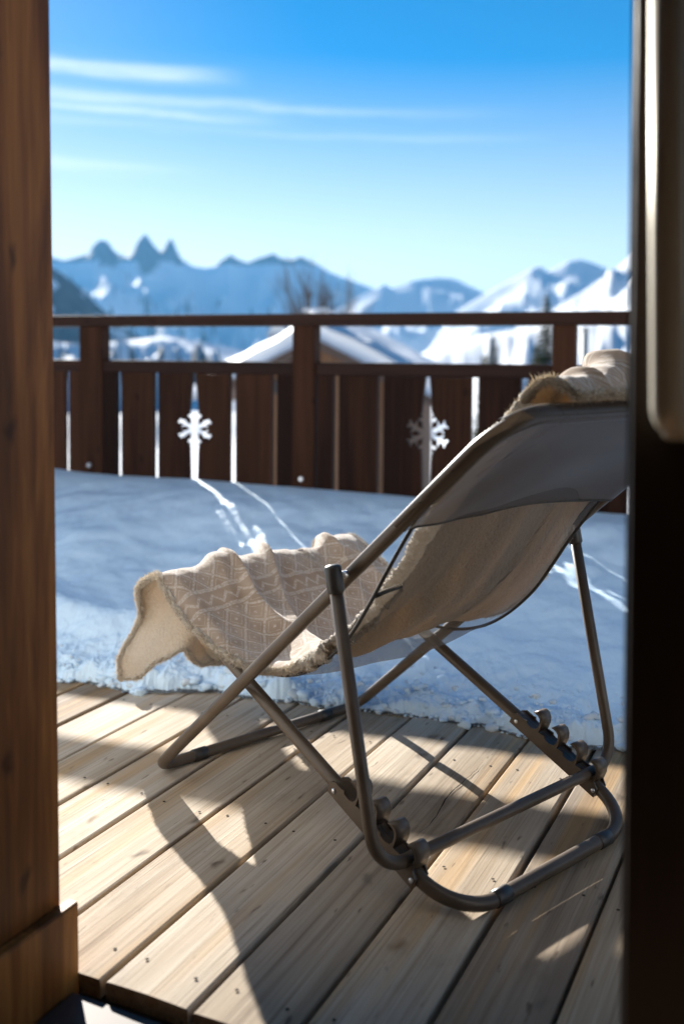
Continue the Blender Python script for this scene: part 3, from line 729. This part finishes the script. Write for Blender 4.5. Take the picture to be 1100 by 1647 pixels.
# sling: profile from top bar to front bar
SP = [(.972, .838), (.955, .826), (.90, .780), (.83, .716), (.785, .677), (.735, .617), (.68, .543), (.635, .478), (.585, .414), (.515, .354), (.44, .314), (.35, .294), (.25, .299), (.13, .331), (.04, .367), (-.012, .400), (-.030, .404)]
def resample(P, n):
    P = np.array(P, float); t_ = np.r_[0, np.cumsum(np.linalg.norm(np.diff(P, axis=0), axis=1))]
    # catmull-rom through the points
    out = []
    for i in range(len(P) - 1):
        p0 = P[max(i - 1, 0)]; p1 = P[i]; p2 = P[i + 1]; p3 = P[min(i + 2, len(P) - 1)]
        for f in np.linspace(0, 1, 14, endpoint=False):
            out.append(.5 * ((2 * p1) + (-p0 + p2) * f + (2 * p0 - 5 * p1 + 4 * p2 - p3) * f * f + (-p0 + 3 * p1 - 3 * p2 + p3) * f ** 3))
    out.append(P[-1]); out = np.array(out)
    t2 = np.r_[0, np.cumsum(np.linalg.norm(np.diff(out, axis=0), axis=1))]; s = np.linspace(0, t2[-1], n)
    return np.stack([np.interp(s, t2, out[:, 0]), np.interp(s, t2, out[:, 1])], 1), s
prf, ps = resample(SP, 90)
def sling_point(pv, v, wfun):
    return pv
nv = 34
vs_ = np.linspace(-1, 1, nv)
Vs = []; UVs = []
for i, (u_, h_) in enumerate(prf):
    sfrac = ps[i]
    half = np.interp(sfrac, [0, .22, .30, .45, .8, 1.02, 1.2], [.278, .276, .272, .262, .252, .236, .232])
    sag = .022 * math.sin(math.pi * min(1, max(0, (sfrac - .22) / .85))) if sfrac > .22 else 0
    tn = prf[min(i + 1, len(prf) - 1)] - prf[max(i - 1, 0)]; tn = tn / np.linalg.norm(tn); nn = np.array([-tn[1], tn[0]])
    if nn[1] < 0: nn = -nn
    for v in vs_:
        sg = sag * (1 - v * v)
        wr = .0025 * math.sin(v * 7 + sfrac * 9) * (sfrac > .3)
        q = np.array([u_, h_]) - nn * (sg + wr)
        Vs.append(L3(q[0], v * half, q[1])); UVs.append((v * half, sfrac))
sling = mesh_obj('sling', Vs, grid_faces(len(prf), nv), M_SLING, chair, True, UVs)
for c in (0, nv - 1):
    tube('hem', [Vs[i * nv + c] for i in range(20, len(prf) - 1)], .0034, M_SEAM, sling, n=8)
# pocket that slips over the top of the frame: wraps both side tubes
Vp = []; UVp = []; rows = 26; cols = 40
for i in range(rows):
    f = i / (rows - 1); a = 1.0 - f * .225          # fraction along the frame side, top to pocket mouth
    u_, h_ = a * u1, TR + a * (h1 - TR)
    tn = np.array([u1, h1 - TR]); tn = tn / np.linalg.norm(tn); nn = np.array([tn[1], -tn[0]])   # backwards/down normal
    lift = max(0, 1 - f * 9)
    hw = w1 / 2 - (.030 * (1 - min(1, f * 6)) ** 2)
    for j in range(cols):
        g = -1 + 2 * j / (cols - 1)
        e = abs(g)
        yy = g * (hw + .0165)
        if e > .93: off = .0150 * math.sqrt(max(0, 1 - ((e - .93) / .07) ** 2))
        else: off = .0150 - .010 * (1 - (e / .93) ** 6) * min(1, f * 3) + .0035 * math.sin(g * 5 + f * 4) * f + .004 * math.sin(g * 2.2 - 1 + f * 6) * f + .0022 * math.sin((g + 1) * 16 + f * 9) * f * max(0, -g)
        q = np.array([u_, h_]) + nn * off + tn * .016 * lift
        Vp.append(L3(q[0], yy, q[1])); UVp.append((yy, f * .26))
sleeve = mesh_obj('headrest_sleeve', Vp, grid_faces(rows, cols), M_SLEEVE, sling, True, UVp)
tube('mouth_hem', [Vp[(rows - 1) * cols + j] for j in range(2, cols - 2)], .0022, M_SEAM, sleeve, n=6)
Vt = []; UVt = []
for i in range(15):          # cap of the pocket over the top bar
    an = R(-65 + i * 16.5)
    for j in range(cols):
        g = -1 + 2 * j / (cols - 1); yy = g * (w1 / 2 - .030 + .0165); dr = .030 * max(0, (abs(g) - .78) / .22) ** 2
        tn = Vector((u1, h1 - TR)).normalized(); nn = Vector((tn.y, -tn.x)); q = Vector((u1, h1)) + (tn * math.sin(an) + nn * math.cos(an)) * .0158 - tn * dr
        Vt.append(L3(q.x, yy, q.y)); UVt.append((yy, an * .016))
mesh_obj('sleeve_cap', Vt, grid_faces(15, cols), M_SLEEVE, sling, True, UVt)
# small loop strap on the sling edge
V, F = tube_data([L3(.652, -.262, .500), L3(.655, -.235, .506), L3(.657, -.205, .510)], .0042, n=8)
mesh_obj('strap', V, F, M_SEAM, sling)

# ------------------------------------------------------------------ blanket over the chair
blanket = empty('blanket', (-.1829, 2.3357, 0), crz)
tag(blanket, 'beige patterned fleece blanket with cream lining draped over the deck chair', 'blanket')
BP = [(1.035, .690), (1.030, .75), (1.018, .80), (1.000, .838), (.972, .856), (.945, .850)] + [(p[0] - .010, p[1] + .012) for p in SP[2:13]] + [(.12, .356), (.05, .400), (-.005, .428), (-.042, .426), (-.070, .402), (-.088, .36), (-.108, .30), (-.125, .24), (-.140, .19), (-.158, .14), (-.172, .10), (-.186, .06), (-.198, .02)]
nb = 260; bpr, bs = resample(BP, nb)
s_bar = float(bs[np.argmin(np.abs(bpr[:, 0] - .972) + np.abs(bpr[:, 1] - .856))])
s_front = float(bs[np.argmin(np.abs(bpr[:, 0] + .030) + np.abs(bpr[:, 1] - .430))])
NS, NV = 240, 120
sv = np.linspace(0, 1, NS)[:, None]; gv = np.linspace(0, 1, NV)[None]
# near edge position along the length, far edge
def near_v(s):
    return np.interp(s, [0, s_bar, s_bar + .10, s_bar + .24, s_bar + .36, s_bar + .46, s_bar + .56, s_bar + .66, s_front - .10, s_front - .03, s_front + .03, s_front + .12, s_front + .33],
                        [-.03, -.185, -.183, -.180, -.168, -.180, -.215, -.258, -.288, -.282, -.262, -.246, -.215])
VV0 = -.28 + .58 * gv                                  # nominal cross position, used for the two ends
s_start = np.where(VV0 < -.03, s_bar - .024, s_bar - .024 - .125 * smooth(-.03, .06, VV0)) + 0 * sv[:1]
hang = np.interp(VV0, [-.28, -.255, -.225, -.19, -.16, -.12, -.06, .03, .11, .135, .3], [.372, .358, .285, .240, .262, .320, .345, .35, .35, .06, .03]) + (fbm(VV0 * 11, VV0 * 0 + 2, 3, 17) - .5) * .03
s_end = s_front + hang
S = s_start + (s_end - s_start) * sv
nvv = near_v(S); VVV = nvv + (.298 - nvv) * gv
U0 = np.interp(S, bs, bpr[:, 0]); H0 = np.interp(S, bs, bpr[:, 1])
du = np.interp(S + .004, bs, bpr[:, 0]) - np.interp(S - .004, bs, bpr[:, 0]); dh = np.interp(S + .004, bs, bpr[:, 1]) - np.interp(S - .004, bs, bpr[:, 1])
ll = np.sqrt(du ** 2 + dh ** 2) + 1e-9; nu, nh = dh / ll, -du / ll               # outward normal: up / front side
flip = np.where(nh < -.2, 1, 1)
# make sure the normal points away from the sling (towards the sitter / outwards)
nu, nh = np.where(True, nu, nu), np.where(True, nh, nh)
mid_i = np.argmin(np.abs(S[:, NV // 2] - (s_bar + .8)))
if nh[mid_i, NV // 2] < 0: nu, nh = -nu, -nh
# folds: mostly along the length, gathered over seat and front bar
seat = smooth(s_bar + .42, s_bar + .75, S)
fold_x = VVV * 1.0 - .30 * (S - s_front) * seat + .03 * (fbm(S * 3, VVV * 3, 3, 33) - .5)
f1 = fbm(fold_x * 15 + 4.2, S * 1.3, 4, 21)
ridg = 1 - np.abs(2 * vnoise(fold_x * 11.5 + 1.3, S * 1.1 + 5, 29) - 1)
amp = .016 * (1 - seat) + .019 * seat * (1 - .35 * smooth(s_front + .02, s_front + .12, S)) + .006 * smooth(s_bar + .3, s_bar + .1, S)
off = (f1 - .3) * amp * 1.1 + ridg ** 3 * amp * 1.7
# thick crumpled roll lying over the top bar on the far half
topm = np.exp(-((S - s_bar - .03) / .055) ** 2) * smooth(-.23, .06, VVV) * smooth(s_bar - .03, s_bar + .015, S)
off = off + topm * (.044 + .028 * (fbm(VVV * 14, S * 10, 3, 41) - .5) + .016 * np.sin(VVV * 34 + 1))
off = off * smooth(s_bar - .04, s_bar + .05, S) + np.exp(-((S - s_bar - .03) / .05) ** 2) * .006
# sides sink below the seat edge
side = smooth(-.245, -.30, VVV) * seat * (1 - smooth(s_front - .03, s_front + .03, S))
Hd = -.030 * side
# hanging front: waves
hm = smooth(s_front + .03, s_front + .16, S)
wav = .034 * np.sin(VVV * 30 + 2.6) + .020 * np.sin(VVV * 52 + .5) + .02 * (fbm(VVV * 9, S * 3, 2, 51) - .5)
Ub = U0 + nu * off - hm * wav
Hb = H0 + nh * off + Hd
Vshift = hm * .020 * np.sin(S * 22 + VVV * 12)
VB = VVV + Vshift
# near corner of the hanging part curls back towards the seat
cur = smooth(-.11, -.215, VVV) * (.050 * smooth(s_front, s_front + .10, S) + .020 * smooth(s_front + .10, s_front + .34, S))
Ub = Ub - cur; Hb = Hb + cur * .25
fine = (fbm(S * 60, VVV * 60, 3, 61) - .5) * .0035
Ub = Ub + nu * fine; Hb = Hb + nh * fine
top_pts = np.stack([Ub, VB * FAR, Hb], -1)
th = .0075
gu = np.gradient(top_pts, axis=0); gw = np.gradient(top_pts, axis=1); nn_ = np.cross(gu, gw); nn_ /= np.linalg.norm(nn_, axis=-1, keepdims=True) + 1e-12
if nn_[mid_i, NV // 2, 2] < 0: nn_ = -nn_
tm = smooth(.0, .2, np.abs(S - s_bar)) 
sher = top_pts - nn_ * th
sher_lump = (fbm(S * 85, VVV * 85, 3, 77) - .5) * .006
sher = sher - nn_ * np.abs(sher_lump)[..., None]
uvb = np.stack([S, VVV], -1).reshape(-1, 2)
patt = mesh_obj('patterned_face', top_pts.reshape(-1, 3), grid_faces(NS, NV), M_PATTERN, blanket, True, uvb)
lin = mesh_obj('sherpa_lining', sher.reshape(-1, 3), grid_faces(NS, NV), M_SHERPA, blanket, True, uvb)
# rolled fluffy edge: cream pile wraps over the border
def edge_roll(name, A, B, seed, rad=.0095):
    """A: border points on the face, B: matching points a little inside"""
    n = len(A); V = []; F = []; m = 12; rs = np.random.default_rng(seed)
    ii, kk_ = np.meshgrid(np.arange(n), np.arange(m), indexing='ij'); lump = .62 + .75 * vnoise(ii * .11 + seed, kk_ * .5, seed)
    for i in range(n):
        a = A[max(i - 1, 0)]; c = A[min(i + 1, n - 1)]; T = c - a; T = T / (np.linalg.norm(T) + 1e-9)
        out = A[i] - B[i]; out = out - T * out.dot(T); out = out / (np.linalg.norm(out) + 1e-9); w_ = np.cross(T, out)
        for k in range(m):
            an = 2 * math.pi * k / m; r_ = (rad(i / n) if callable(rad) else rad) * (1 + .5 * (rs.random() - .5)) * lump[i, k]
            V.append(A[i] - out * .004 + (out * math.cos(an) + w_ * math.sin(an)) * r_)
    for i in range(n - 1):
        for k in range(m): F.append((i * m + k, i * m + (k + 1) % m, (i + 1) * m + (k + 1) % m, (i + 1) * m + k))
    return V, F
mid_pts = top_pts - nn_ * th * .6
def dense_line(P, Q, n):
    P = np.array(P); Q = np.array(Q); t_ = np.r_[0, np.cumsum(np.linalg.norm(np.diff(P, axis=0), axis=1))]; s = np.linspace(0, t_[-1], n)
    return np.stack([np.interp(s, t_, P[:, k]) for k in range(3)], 1), np.stack([np.interp(s, t_, Q[:, k]) for k in range(3)], 1)
tuftV = []; tuftF = []
def tufts(P, Q, count, length, seed, spread=.010):
    rs = np.random.default_rng(seed); n = len(P)
    for i in range(count):
        k = rs.integers(0, n - 1); p = P[k] + (P[k + 1] - P[k]) * rs.random()
        o = P[k] - Q[k]; o = o / (np.linalg.norm(o) + 1e-9)
        T = P[k + 1] - P[k]; T = T / (np.linalg.norm(T) + 1e-9); W = np.cross(T, o)
        an = rs.uniform(-1.9, 1.9); d = o * math.cos(an) + W * math.sin(an) + T * rs.normal(0, .35)
        d = d / np.linalg.norm(d); b_ = p - o * .004 + d * .0045
        l = length * rs.uniform(.4, 1.2); side_ = np.cross(d, rs.normal(size=3)); side_ = side_ / (np.linalg.norm(side_) + 1e-9) * rs.uniform(.0004, .0009)
        bend = rs.normal(size=3) * l * .35
        j = len(tuftV)
        tuftV.extend([b_ - side_, b_ + side_, b_ + d * l * .55 + bend * .4 + side_ * .8, b_ + d * l * .55 + bend * .4 - side_ * .8, b_ + d * l + bend])
        tuftF.extend([(j, j + 1, j + 2, j + 3), (j + 3, j + 2, j + 4)])
specs = [('near', mid_pts[:, 0], mid_pts[:, 4], 900, 9000), ('front', mid_pts[-1, :], mid_pts[-5, :], 520, 5000), ('far', mid_pts[:, -1], mid_pts[:, -5], 500, 1500), ('top', mid_pts[0, :], mid_pts[4, :], 420, 3000)]
rv = []; rf = []
for i, (nm, A, B, n, c) in enumerate(specs):
    P, Q = dense_line(A, B, n); v_, f_ = edge_roll(nm, P, Q, 5 + i, (lambda f: .0064 + .0075 * float(smooth(.03, .10, f) * smooth(.52, .42, f))) if nm == 'near' else .0062)
    base = len(rv); rv += v_; rf += [tuple(base + a for a in f) for f in f_]
    tufts(P, Q, int(c * 2.2), .0075, 50 + i)
edge = mesh_obj('fluffy_edge', rv, rf, M_SHERPA, blanket)
tag(mesh_obj('pile', tuftV, tuftF, M_SHERPA, edge, False), kind='stuff')

# ------------------------------------------------------------------ neighbouring chalet below the deck
M_CLAD, *_ = wood('larch_cladding', (.12, .055, .026), (.20, .10, .05), (.27, .15, .085), 'Z', .75, .2, .3, .3)
M_FASCIA = mat('roof_fascia', (.10, .065, .05), .7); M_BRICK = mat('chimney_render', (.42, .22, .16), .85)
def px_at(x, y, Y): return Vector(((x - 550) / FPX * Y, Y, EYE + (HOR - y) / FPX * Y))
rg = px_at(506, 543, 23.0)
chal = empty('neighbour_chalet', (rg.x, rg.y, -6.3), R(-9))
tag(chal, 'timber chalet with thick snow on its gabled roof just beyond the railing', 'house')
RH = rg.z + 6.3; hwid, pit = 2.75, .50
eave = RH - hwid * pit
wp = 2.1
nb_ = 14
for i in range(nb_):
    x0 = -wp + 2 * wp * i / nb_; x1 = x0 + 2 * wp / nb_ - .02
    za = RH - .26 - pit * max(abs(x0), abs(x1)); zb = RH - .26 - pit * min(abs(x0), abs(x1)) if x0 * x1 > 0 else RH - .26
    tops = [(x0, RH - .26 - pit * abs(x0)), (x1, RH - .26 - pit * abs(x1))]
    V = [(x0, .8, 0), (x1, .8, 0), (x1, .8, tops[1][1]), (x0, .8, tops[0][1]), (x0, .84, 0), (x1, .84, 0), (x1, .84, tops[1][1]), (x0, .84, tops[0][1])]
    mesh_obj('cladding_board', V, [(0, 1, 2, 3), (5, 4, 7, 6), (0, 4, 5, 1), (3, 2, 6, 7), (0, 3, 7, 4), (1, 5, 6, 2)], M_CLAD, chal, False)
Vw = [(-wp, .845, 0), (wp, .845, 0), (wp, .845, RH - .28 - pit * wp), (0, .845, RH - .28), (-wp, .845, RH - .28 - pit * wp)]; Vw += [(x, 9., z) for x, y, z in Vw]
mesh_obj('wall', Vw, [(0, 1, 2, 3, 4), (9, 8, 7, 6, 5), (0, 5, 6, 1), (1, 6, 7, 2), (2, 7, 8, 3), (3, 8, 9, 4), (4, 9, 5, 0)], M_CLAD, chal, False)
def slab(name, sg, z_lo, z_hi, y0, y1, x_in, x_out, m, parent, rough=0.0):
    nxs, nys = 14, 20; V = []; F = []
    for lay, zz in ((0, z_lo), (1, z_hi)):
        for i in range(nxs):
            for j in range(nys):
                fx = x_in + (x_out - x_in) * i / (nxs - 1); y = y0 + (y1 - y0) * j / (nys - 1)
                n_ = float(fbm(np.array([fx * .9 + 3 * sg]), np.array([y * .9]), 3, 7)[0] - .5) * rough * lay
                e_ = 0
                if rough and lay and (i in (0, nxs - 1) or j in (0, nys - 1)): e_ = -.35 * (z_hi - z_lo) * (i != 0)
                V.append((sg * fx, y + n_ * .5 * (j == 0), RH - pit * fx + zz + n_ + e_))
    o = nxs * nys
    for i in range(nxs - 1):
        for j in range(nys - 1):
            a = i * nys + j; F.append((a, a + 1, a + nys + 1, a + nys)); F.append((o + a, o + a + nys, o + a + nys + 1, o + a + 1))
    ring = [j for j in range(nys)] + [i * nys + nys - 1 for i in range(1, nxs)] + [(nxs - 1) * nys + j for j in range(nys - 2, -1, -1)] + [i * nys for i in range(nxs - 2, 0, -1)]
    for a, b_ in zip(ring, ring[1:] + ring[:1]): F.append((a, b_, o + b_, o + a))
    ob = mesh_obj(name, V, F, m, parent, bool(rough)); return ob
for sg in (-1, 1):
    rf_ = slab('roof', sg, -.22, 0, 0, 9.6, .0 if sg < 0 else .004, hwid, M_FASCIA, chal)
    slab('roof_snow', sg, .004, .56, -.12, 9.7, .0 if sg < 0 else .004, hwid + .15, M_ROOFSNOW, rf_, .22)
ch = box('chimney', -.85, -.35, 3.2, 3.7, RH - .6, RH + .62, M_BRICK, chal, .02)
box('chimney_cap', -.92, -.28, 3.13, 3.77, RH + .66, RH + .74, M_FASCIA, ch, .01)
for dx_ in (-.8, -.45): box('cap_leg', dx_, dx_ + .07, 3.3, 3.6, RH + .61, RH + .67, M_FASCIA, ch)
box('cap_snow', -.9, -.3, 3.15, 3.75, RH + .741, RH + .85, M_ROOFSNOW, ch, .04, 2)
wn = box('window', -1.35, -.95, .74, .83, RH - 1.35, RH - .98, M_FASCIA, chal, .02)
box('pane', -1.30, -1.0, .73, .738, RH - 1.30, RH - 1.03, M_PLASTIC, wn)
# white bowl added for a bright sunlit spot above the roof
M_SPOT = mat('bright_spot_white', (.86, .86, .84), .25)
bmd = bmesh.new(); bmesh.ops.create_uvsphere(bmd, u_segments=24, v_segments=12, radius=.34)
bmesh.ops.delete(bmd, geom=[v for v in bmd.verts if v.co.z > -.15], context='VERTS')
spot_ob = bm_obj('bright_spot', bmd, M_SPOT, chal, True, loc=(-1.62, 2.6, RH + .30), rot=(R(62), 0, R(-35)))
md = spot_ob.modifiers.new('thick', 'SOLIDIFY'); md.thickness = .02
tube('spot_pole', [Vector((-1.62, 2.72, RH - .9)), Vector((-1.62, 2.72, RH + .14))], .03, M_FASCIA, chal, n=8)

# ------------------------------------------------------------------ trees
M_BARK = mat('bark', (.10, .075, .055), .9); M_NEEDLE = mat('spruce_needles', (.045, .075, .022), .8); M_LARCH = mat('yellow_green_needles', (.20, .17, .03), .8); M_TWIG = mat('bare_twigs', (.13, .10, .085), .9)
def ground_z(x, y):
    h_, _ = land_height(np.array([math.atan2(x, y)]), np.array([math.hypot(x, y)])); return float(h_[0])
def spruce(px, top, Y, width, label, seed, m=M_NEEDLE):
    rs = random.Random(seed); p = px_at(px, top, Y); g = ground_z(p.x, p.y) - .3; Ht = p.z - g
    o = empty('spruce_tree', (p.x, p.y, g)); tag(o, label, 'tree', 'conifers beyond the railing')
    tube('trunk', [Vector((0, 0, 0)), Vector((.03, 0, Ht * .5)), Vector((0, 0, Ht))], [Ht * .022, Ht * .013, .01], M_BARK, o, n=8)
    V = []; F = []; nw = int(34 + Ht * 4.0)
    for i in range(nw):
        f = (i + .5) / nw; z = Ht * (.06 + .93 * f); r_ = width * (1 - f) ** .85 * rs.uniform(.7, 1.12) + .05
        for k in range(11):
            an = rs.uniform(0, 6.283); l = r_ * rs.uniform(.6, 1.1); d = Vector((math.cos(an), math.sin(an), 0)); t_ = Vector((-d.y, d.x, 0))
            for q in range(9):
                e = (q + .6) / 9 * l; c = d * e + Vector((0, 0, z - e * .28 - rs.uniform(0, .05)))
                ww = (.06 + .34 * r_ * (1 - q / 13)) * .62; dr = Vector((0, 0, -ww * rs.uniform(.4, 1.0)))
                for sg in (-1, 1):
                    j = len(V); a = c + d * rs.uniform(-.3, .3) * ww
                    V += [a, a + d * ww * .8, a + d * ww * .7 + t_ * sg * ww * rs.uniform(.6, 1.2) + dr]; F.append((j, j + 1, j + 2))
    mesh_obj('crown', V, F, m, o, False)
    return o
spruce(878, 468, 26, 1.15, 'tall green conifer beside the right railing post', 1, M_NEEDLE)
spruce(862, 548, 22, .75, 'low yellow green conifer left of the right railing post', 2, M_LARCH)
spruce(793, 537, 30, 1.2, 'dark conifer on the snow slope above the right planks', 3, M_NEEDLE)
spruce(779, 566, 24, .8, 'short yellowish conifer below the dark conifer on the slope', 6, M_LARCH)
spruce(630, 562, 140, 2.6, 'tiny dark tree on the far snow slope right of the chalet roof', 4, M_NEEDLE)
spruce(648, 556, 75, 1.0, 'small brownish conifer right of the chalet roof', 5, M_TWIG)
def bare_tree(px, top, Y, spread, label, seed, group='bare trees beyond the railing', name='bare_tree', thick=1.0, depth=5, n0=1):
    rs = random.Random(seed); p = px_at(px, top, Y); g = ground_z(p.x, p.y) - .3; Ht = p.z - g
    o = empty(name, (p.x, p.y, g)); tag(o, label, 'tree' if name == 'bare_tree' else 'shrub', group)
    V = []; F = []
    def br(a, d, l, r_, lev):
        nonlocal V, F
        m_ = 3; pts = [a]; 
        for i in range(m_): d = (d + Vector((rs.gauss(0, .10), rs.gauss(0, .10), .06))).normalized(); pts.append(pts[-1] + d * l / m_)
        v_, f_ = tube_data(pts, [r_ * (1 - .45 * i / m_) for i in range(m_ + 1)], n=5); b0 = len(V); V += v_; F += [tuple(b0 + q for q in f) for f in f_]
        if lev > 0:
            for k in range(rs.choice((3, 4))):
                f = rs.uniform(.35, 1.0); i = min(int(f * m_), m_ - 1); q = pts[i].lerp(pts[i + 1], f * m_ - i); an = rs.uniform(0, 6.28); t_ = d.orthogonal().normalized(); t_ = Matrix.Rotation(an, 3, d) @ t_
                br(q, (d + t_ * spread * rs.uniform(.6, 1.2)).normalized(), l * rs.uniform(.5, .72), r_ * .5, lev - 1)
    if n0 == 1:
        v_, f_ = tube_data([Vector((0, 0, 0)), Vector((.05, 0, Ht * .4)), Vector((0, .05, Ht * .55))], [Ht * .018 * thick, Ht * .012 * thick, Ht * .010 * thick], n=7)
        mesh_obj('trunk', v_, f_, M_BARK, o); 
        for zf in (.35, .45, .55, .55, .5): br(Vector((0, 0, Ht * zf)), Vector((rs.gauss(0, .10), rs.gauss(0, .10), 1)).normalized(), Ht * .27, Ht * .007 * thick, depth - 1)
    else:
        for i in range(n0): br(Vector((rs.gauss(0, .25), rs.gauss(0, .25), 0)), Vector((rs.gauss(0, .35), rs.gauss(0, .35), 1)).normalized(), Ht * .5, .012 * thick, depth - 1)
    mesh_obj('branches', V, F, M_TWIG, o)
for i, (x_, y_, lab) in enumerate(((468, 468, 'short bare tree left of the chalet chimney'), (499, 452, 'bare tree rising just right of the chimney'), (523, 446, 'bare tree in the middle of the row above the chalet roof'), (551, 432, 'tallest bare tree at the right of the row above the roof'))):
    bare_tree(x_, y_, 52, .13, lab, 20 + i, thick=.8, depth=4)
for i, (x_, y_, Y_) in enumerate(((962, 520, 9.5), (985, 512, 10.5), (1006, 505, 9.0), (948, 545, 11.5))):
    bare_tree(x_, y_, Y_, .6, ('grey leafless shrub right of the pale post', 'taller leafless shrub in the middle behind the right railing', 'leafless shrub nearest the door edge behind the railing', 'low leafless shrub behind the pale post')[i], 40 + i, 'leafless shrubs behind the right railing', 'bare_shrub', 1.0, 5, 5)
M_POLE = mat('pale_painted_pole', (.72, .70, .64), .6)
pp_ = px_at(940, 528, 8.2); g_ = ground_z(pp_.x, pp_.y) - .2
po = empty('pale_pole', (pp_.x, pp_.y, g_)); tag(po, 'pale upright pole right of the right railing post', 'pole')
tube('shaft', [Vector((0, 0, 0)), Vector((0, 0, .1)), Vector((0, 0, 1.145 - g_ + .0))], [.034, .030, .029], M_POLE, po)
tube('cap', [Vector((0, 0, 1.146 - g_)), Vector((0, 0, 1.16 - g_)), Vector((0, 0, 1.175 - g_))], [.036, .036, .012], M_POLE, po)

# ------------------------------------------------------------------ mountain air
lo = min(min(v.co.z for v in bpy.data.objects[n].data.vertices) for n in ('snowy_valley', 'mountain_range'))
hi = max(v.co.z for v in bpy.data.objects['mountain_range'].data.vertices)
hz = box('haze', -15000, 15000, -40, 15000, lo - 1.0, hi + 25, None)
mh = bpy.data.materials.new('mountain_haze'); mh.use_nodes = True; t = mh.node_tree; t.nodes.clear()
pv = t.nodes.new('ShaderNodeVolumePrincipled'); oo = t.nodes.new('ShaderNodeOutputMaterial'); t.links.new(pv.outputs[0], oo.inputs['Volume'])
pv.inputs['Color'].default_value = (.20, .56, 1.0, 1); pv.inputs['Density'].default_value = 4.2e-5; pv.inputs['Anisotropy'].default_value = 0.1
hz.data.materials.append(mh); tag(hz, 'thin blue mountain air', kind='stuff')
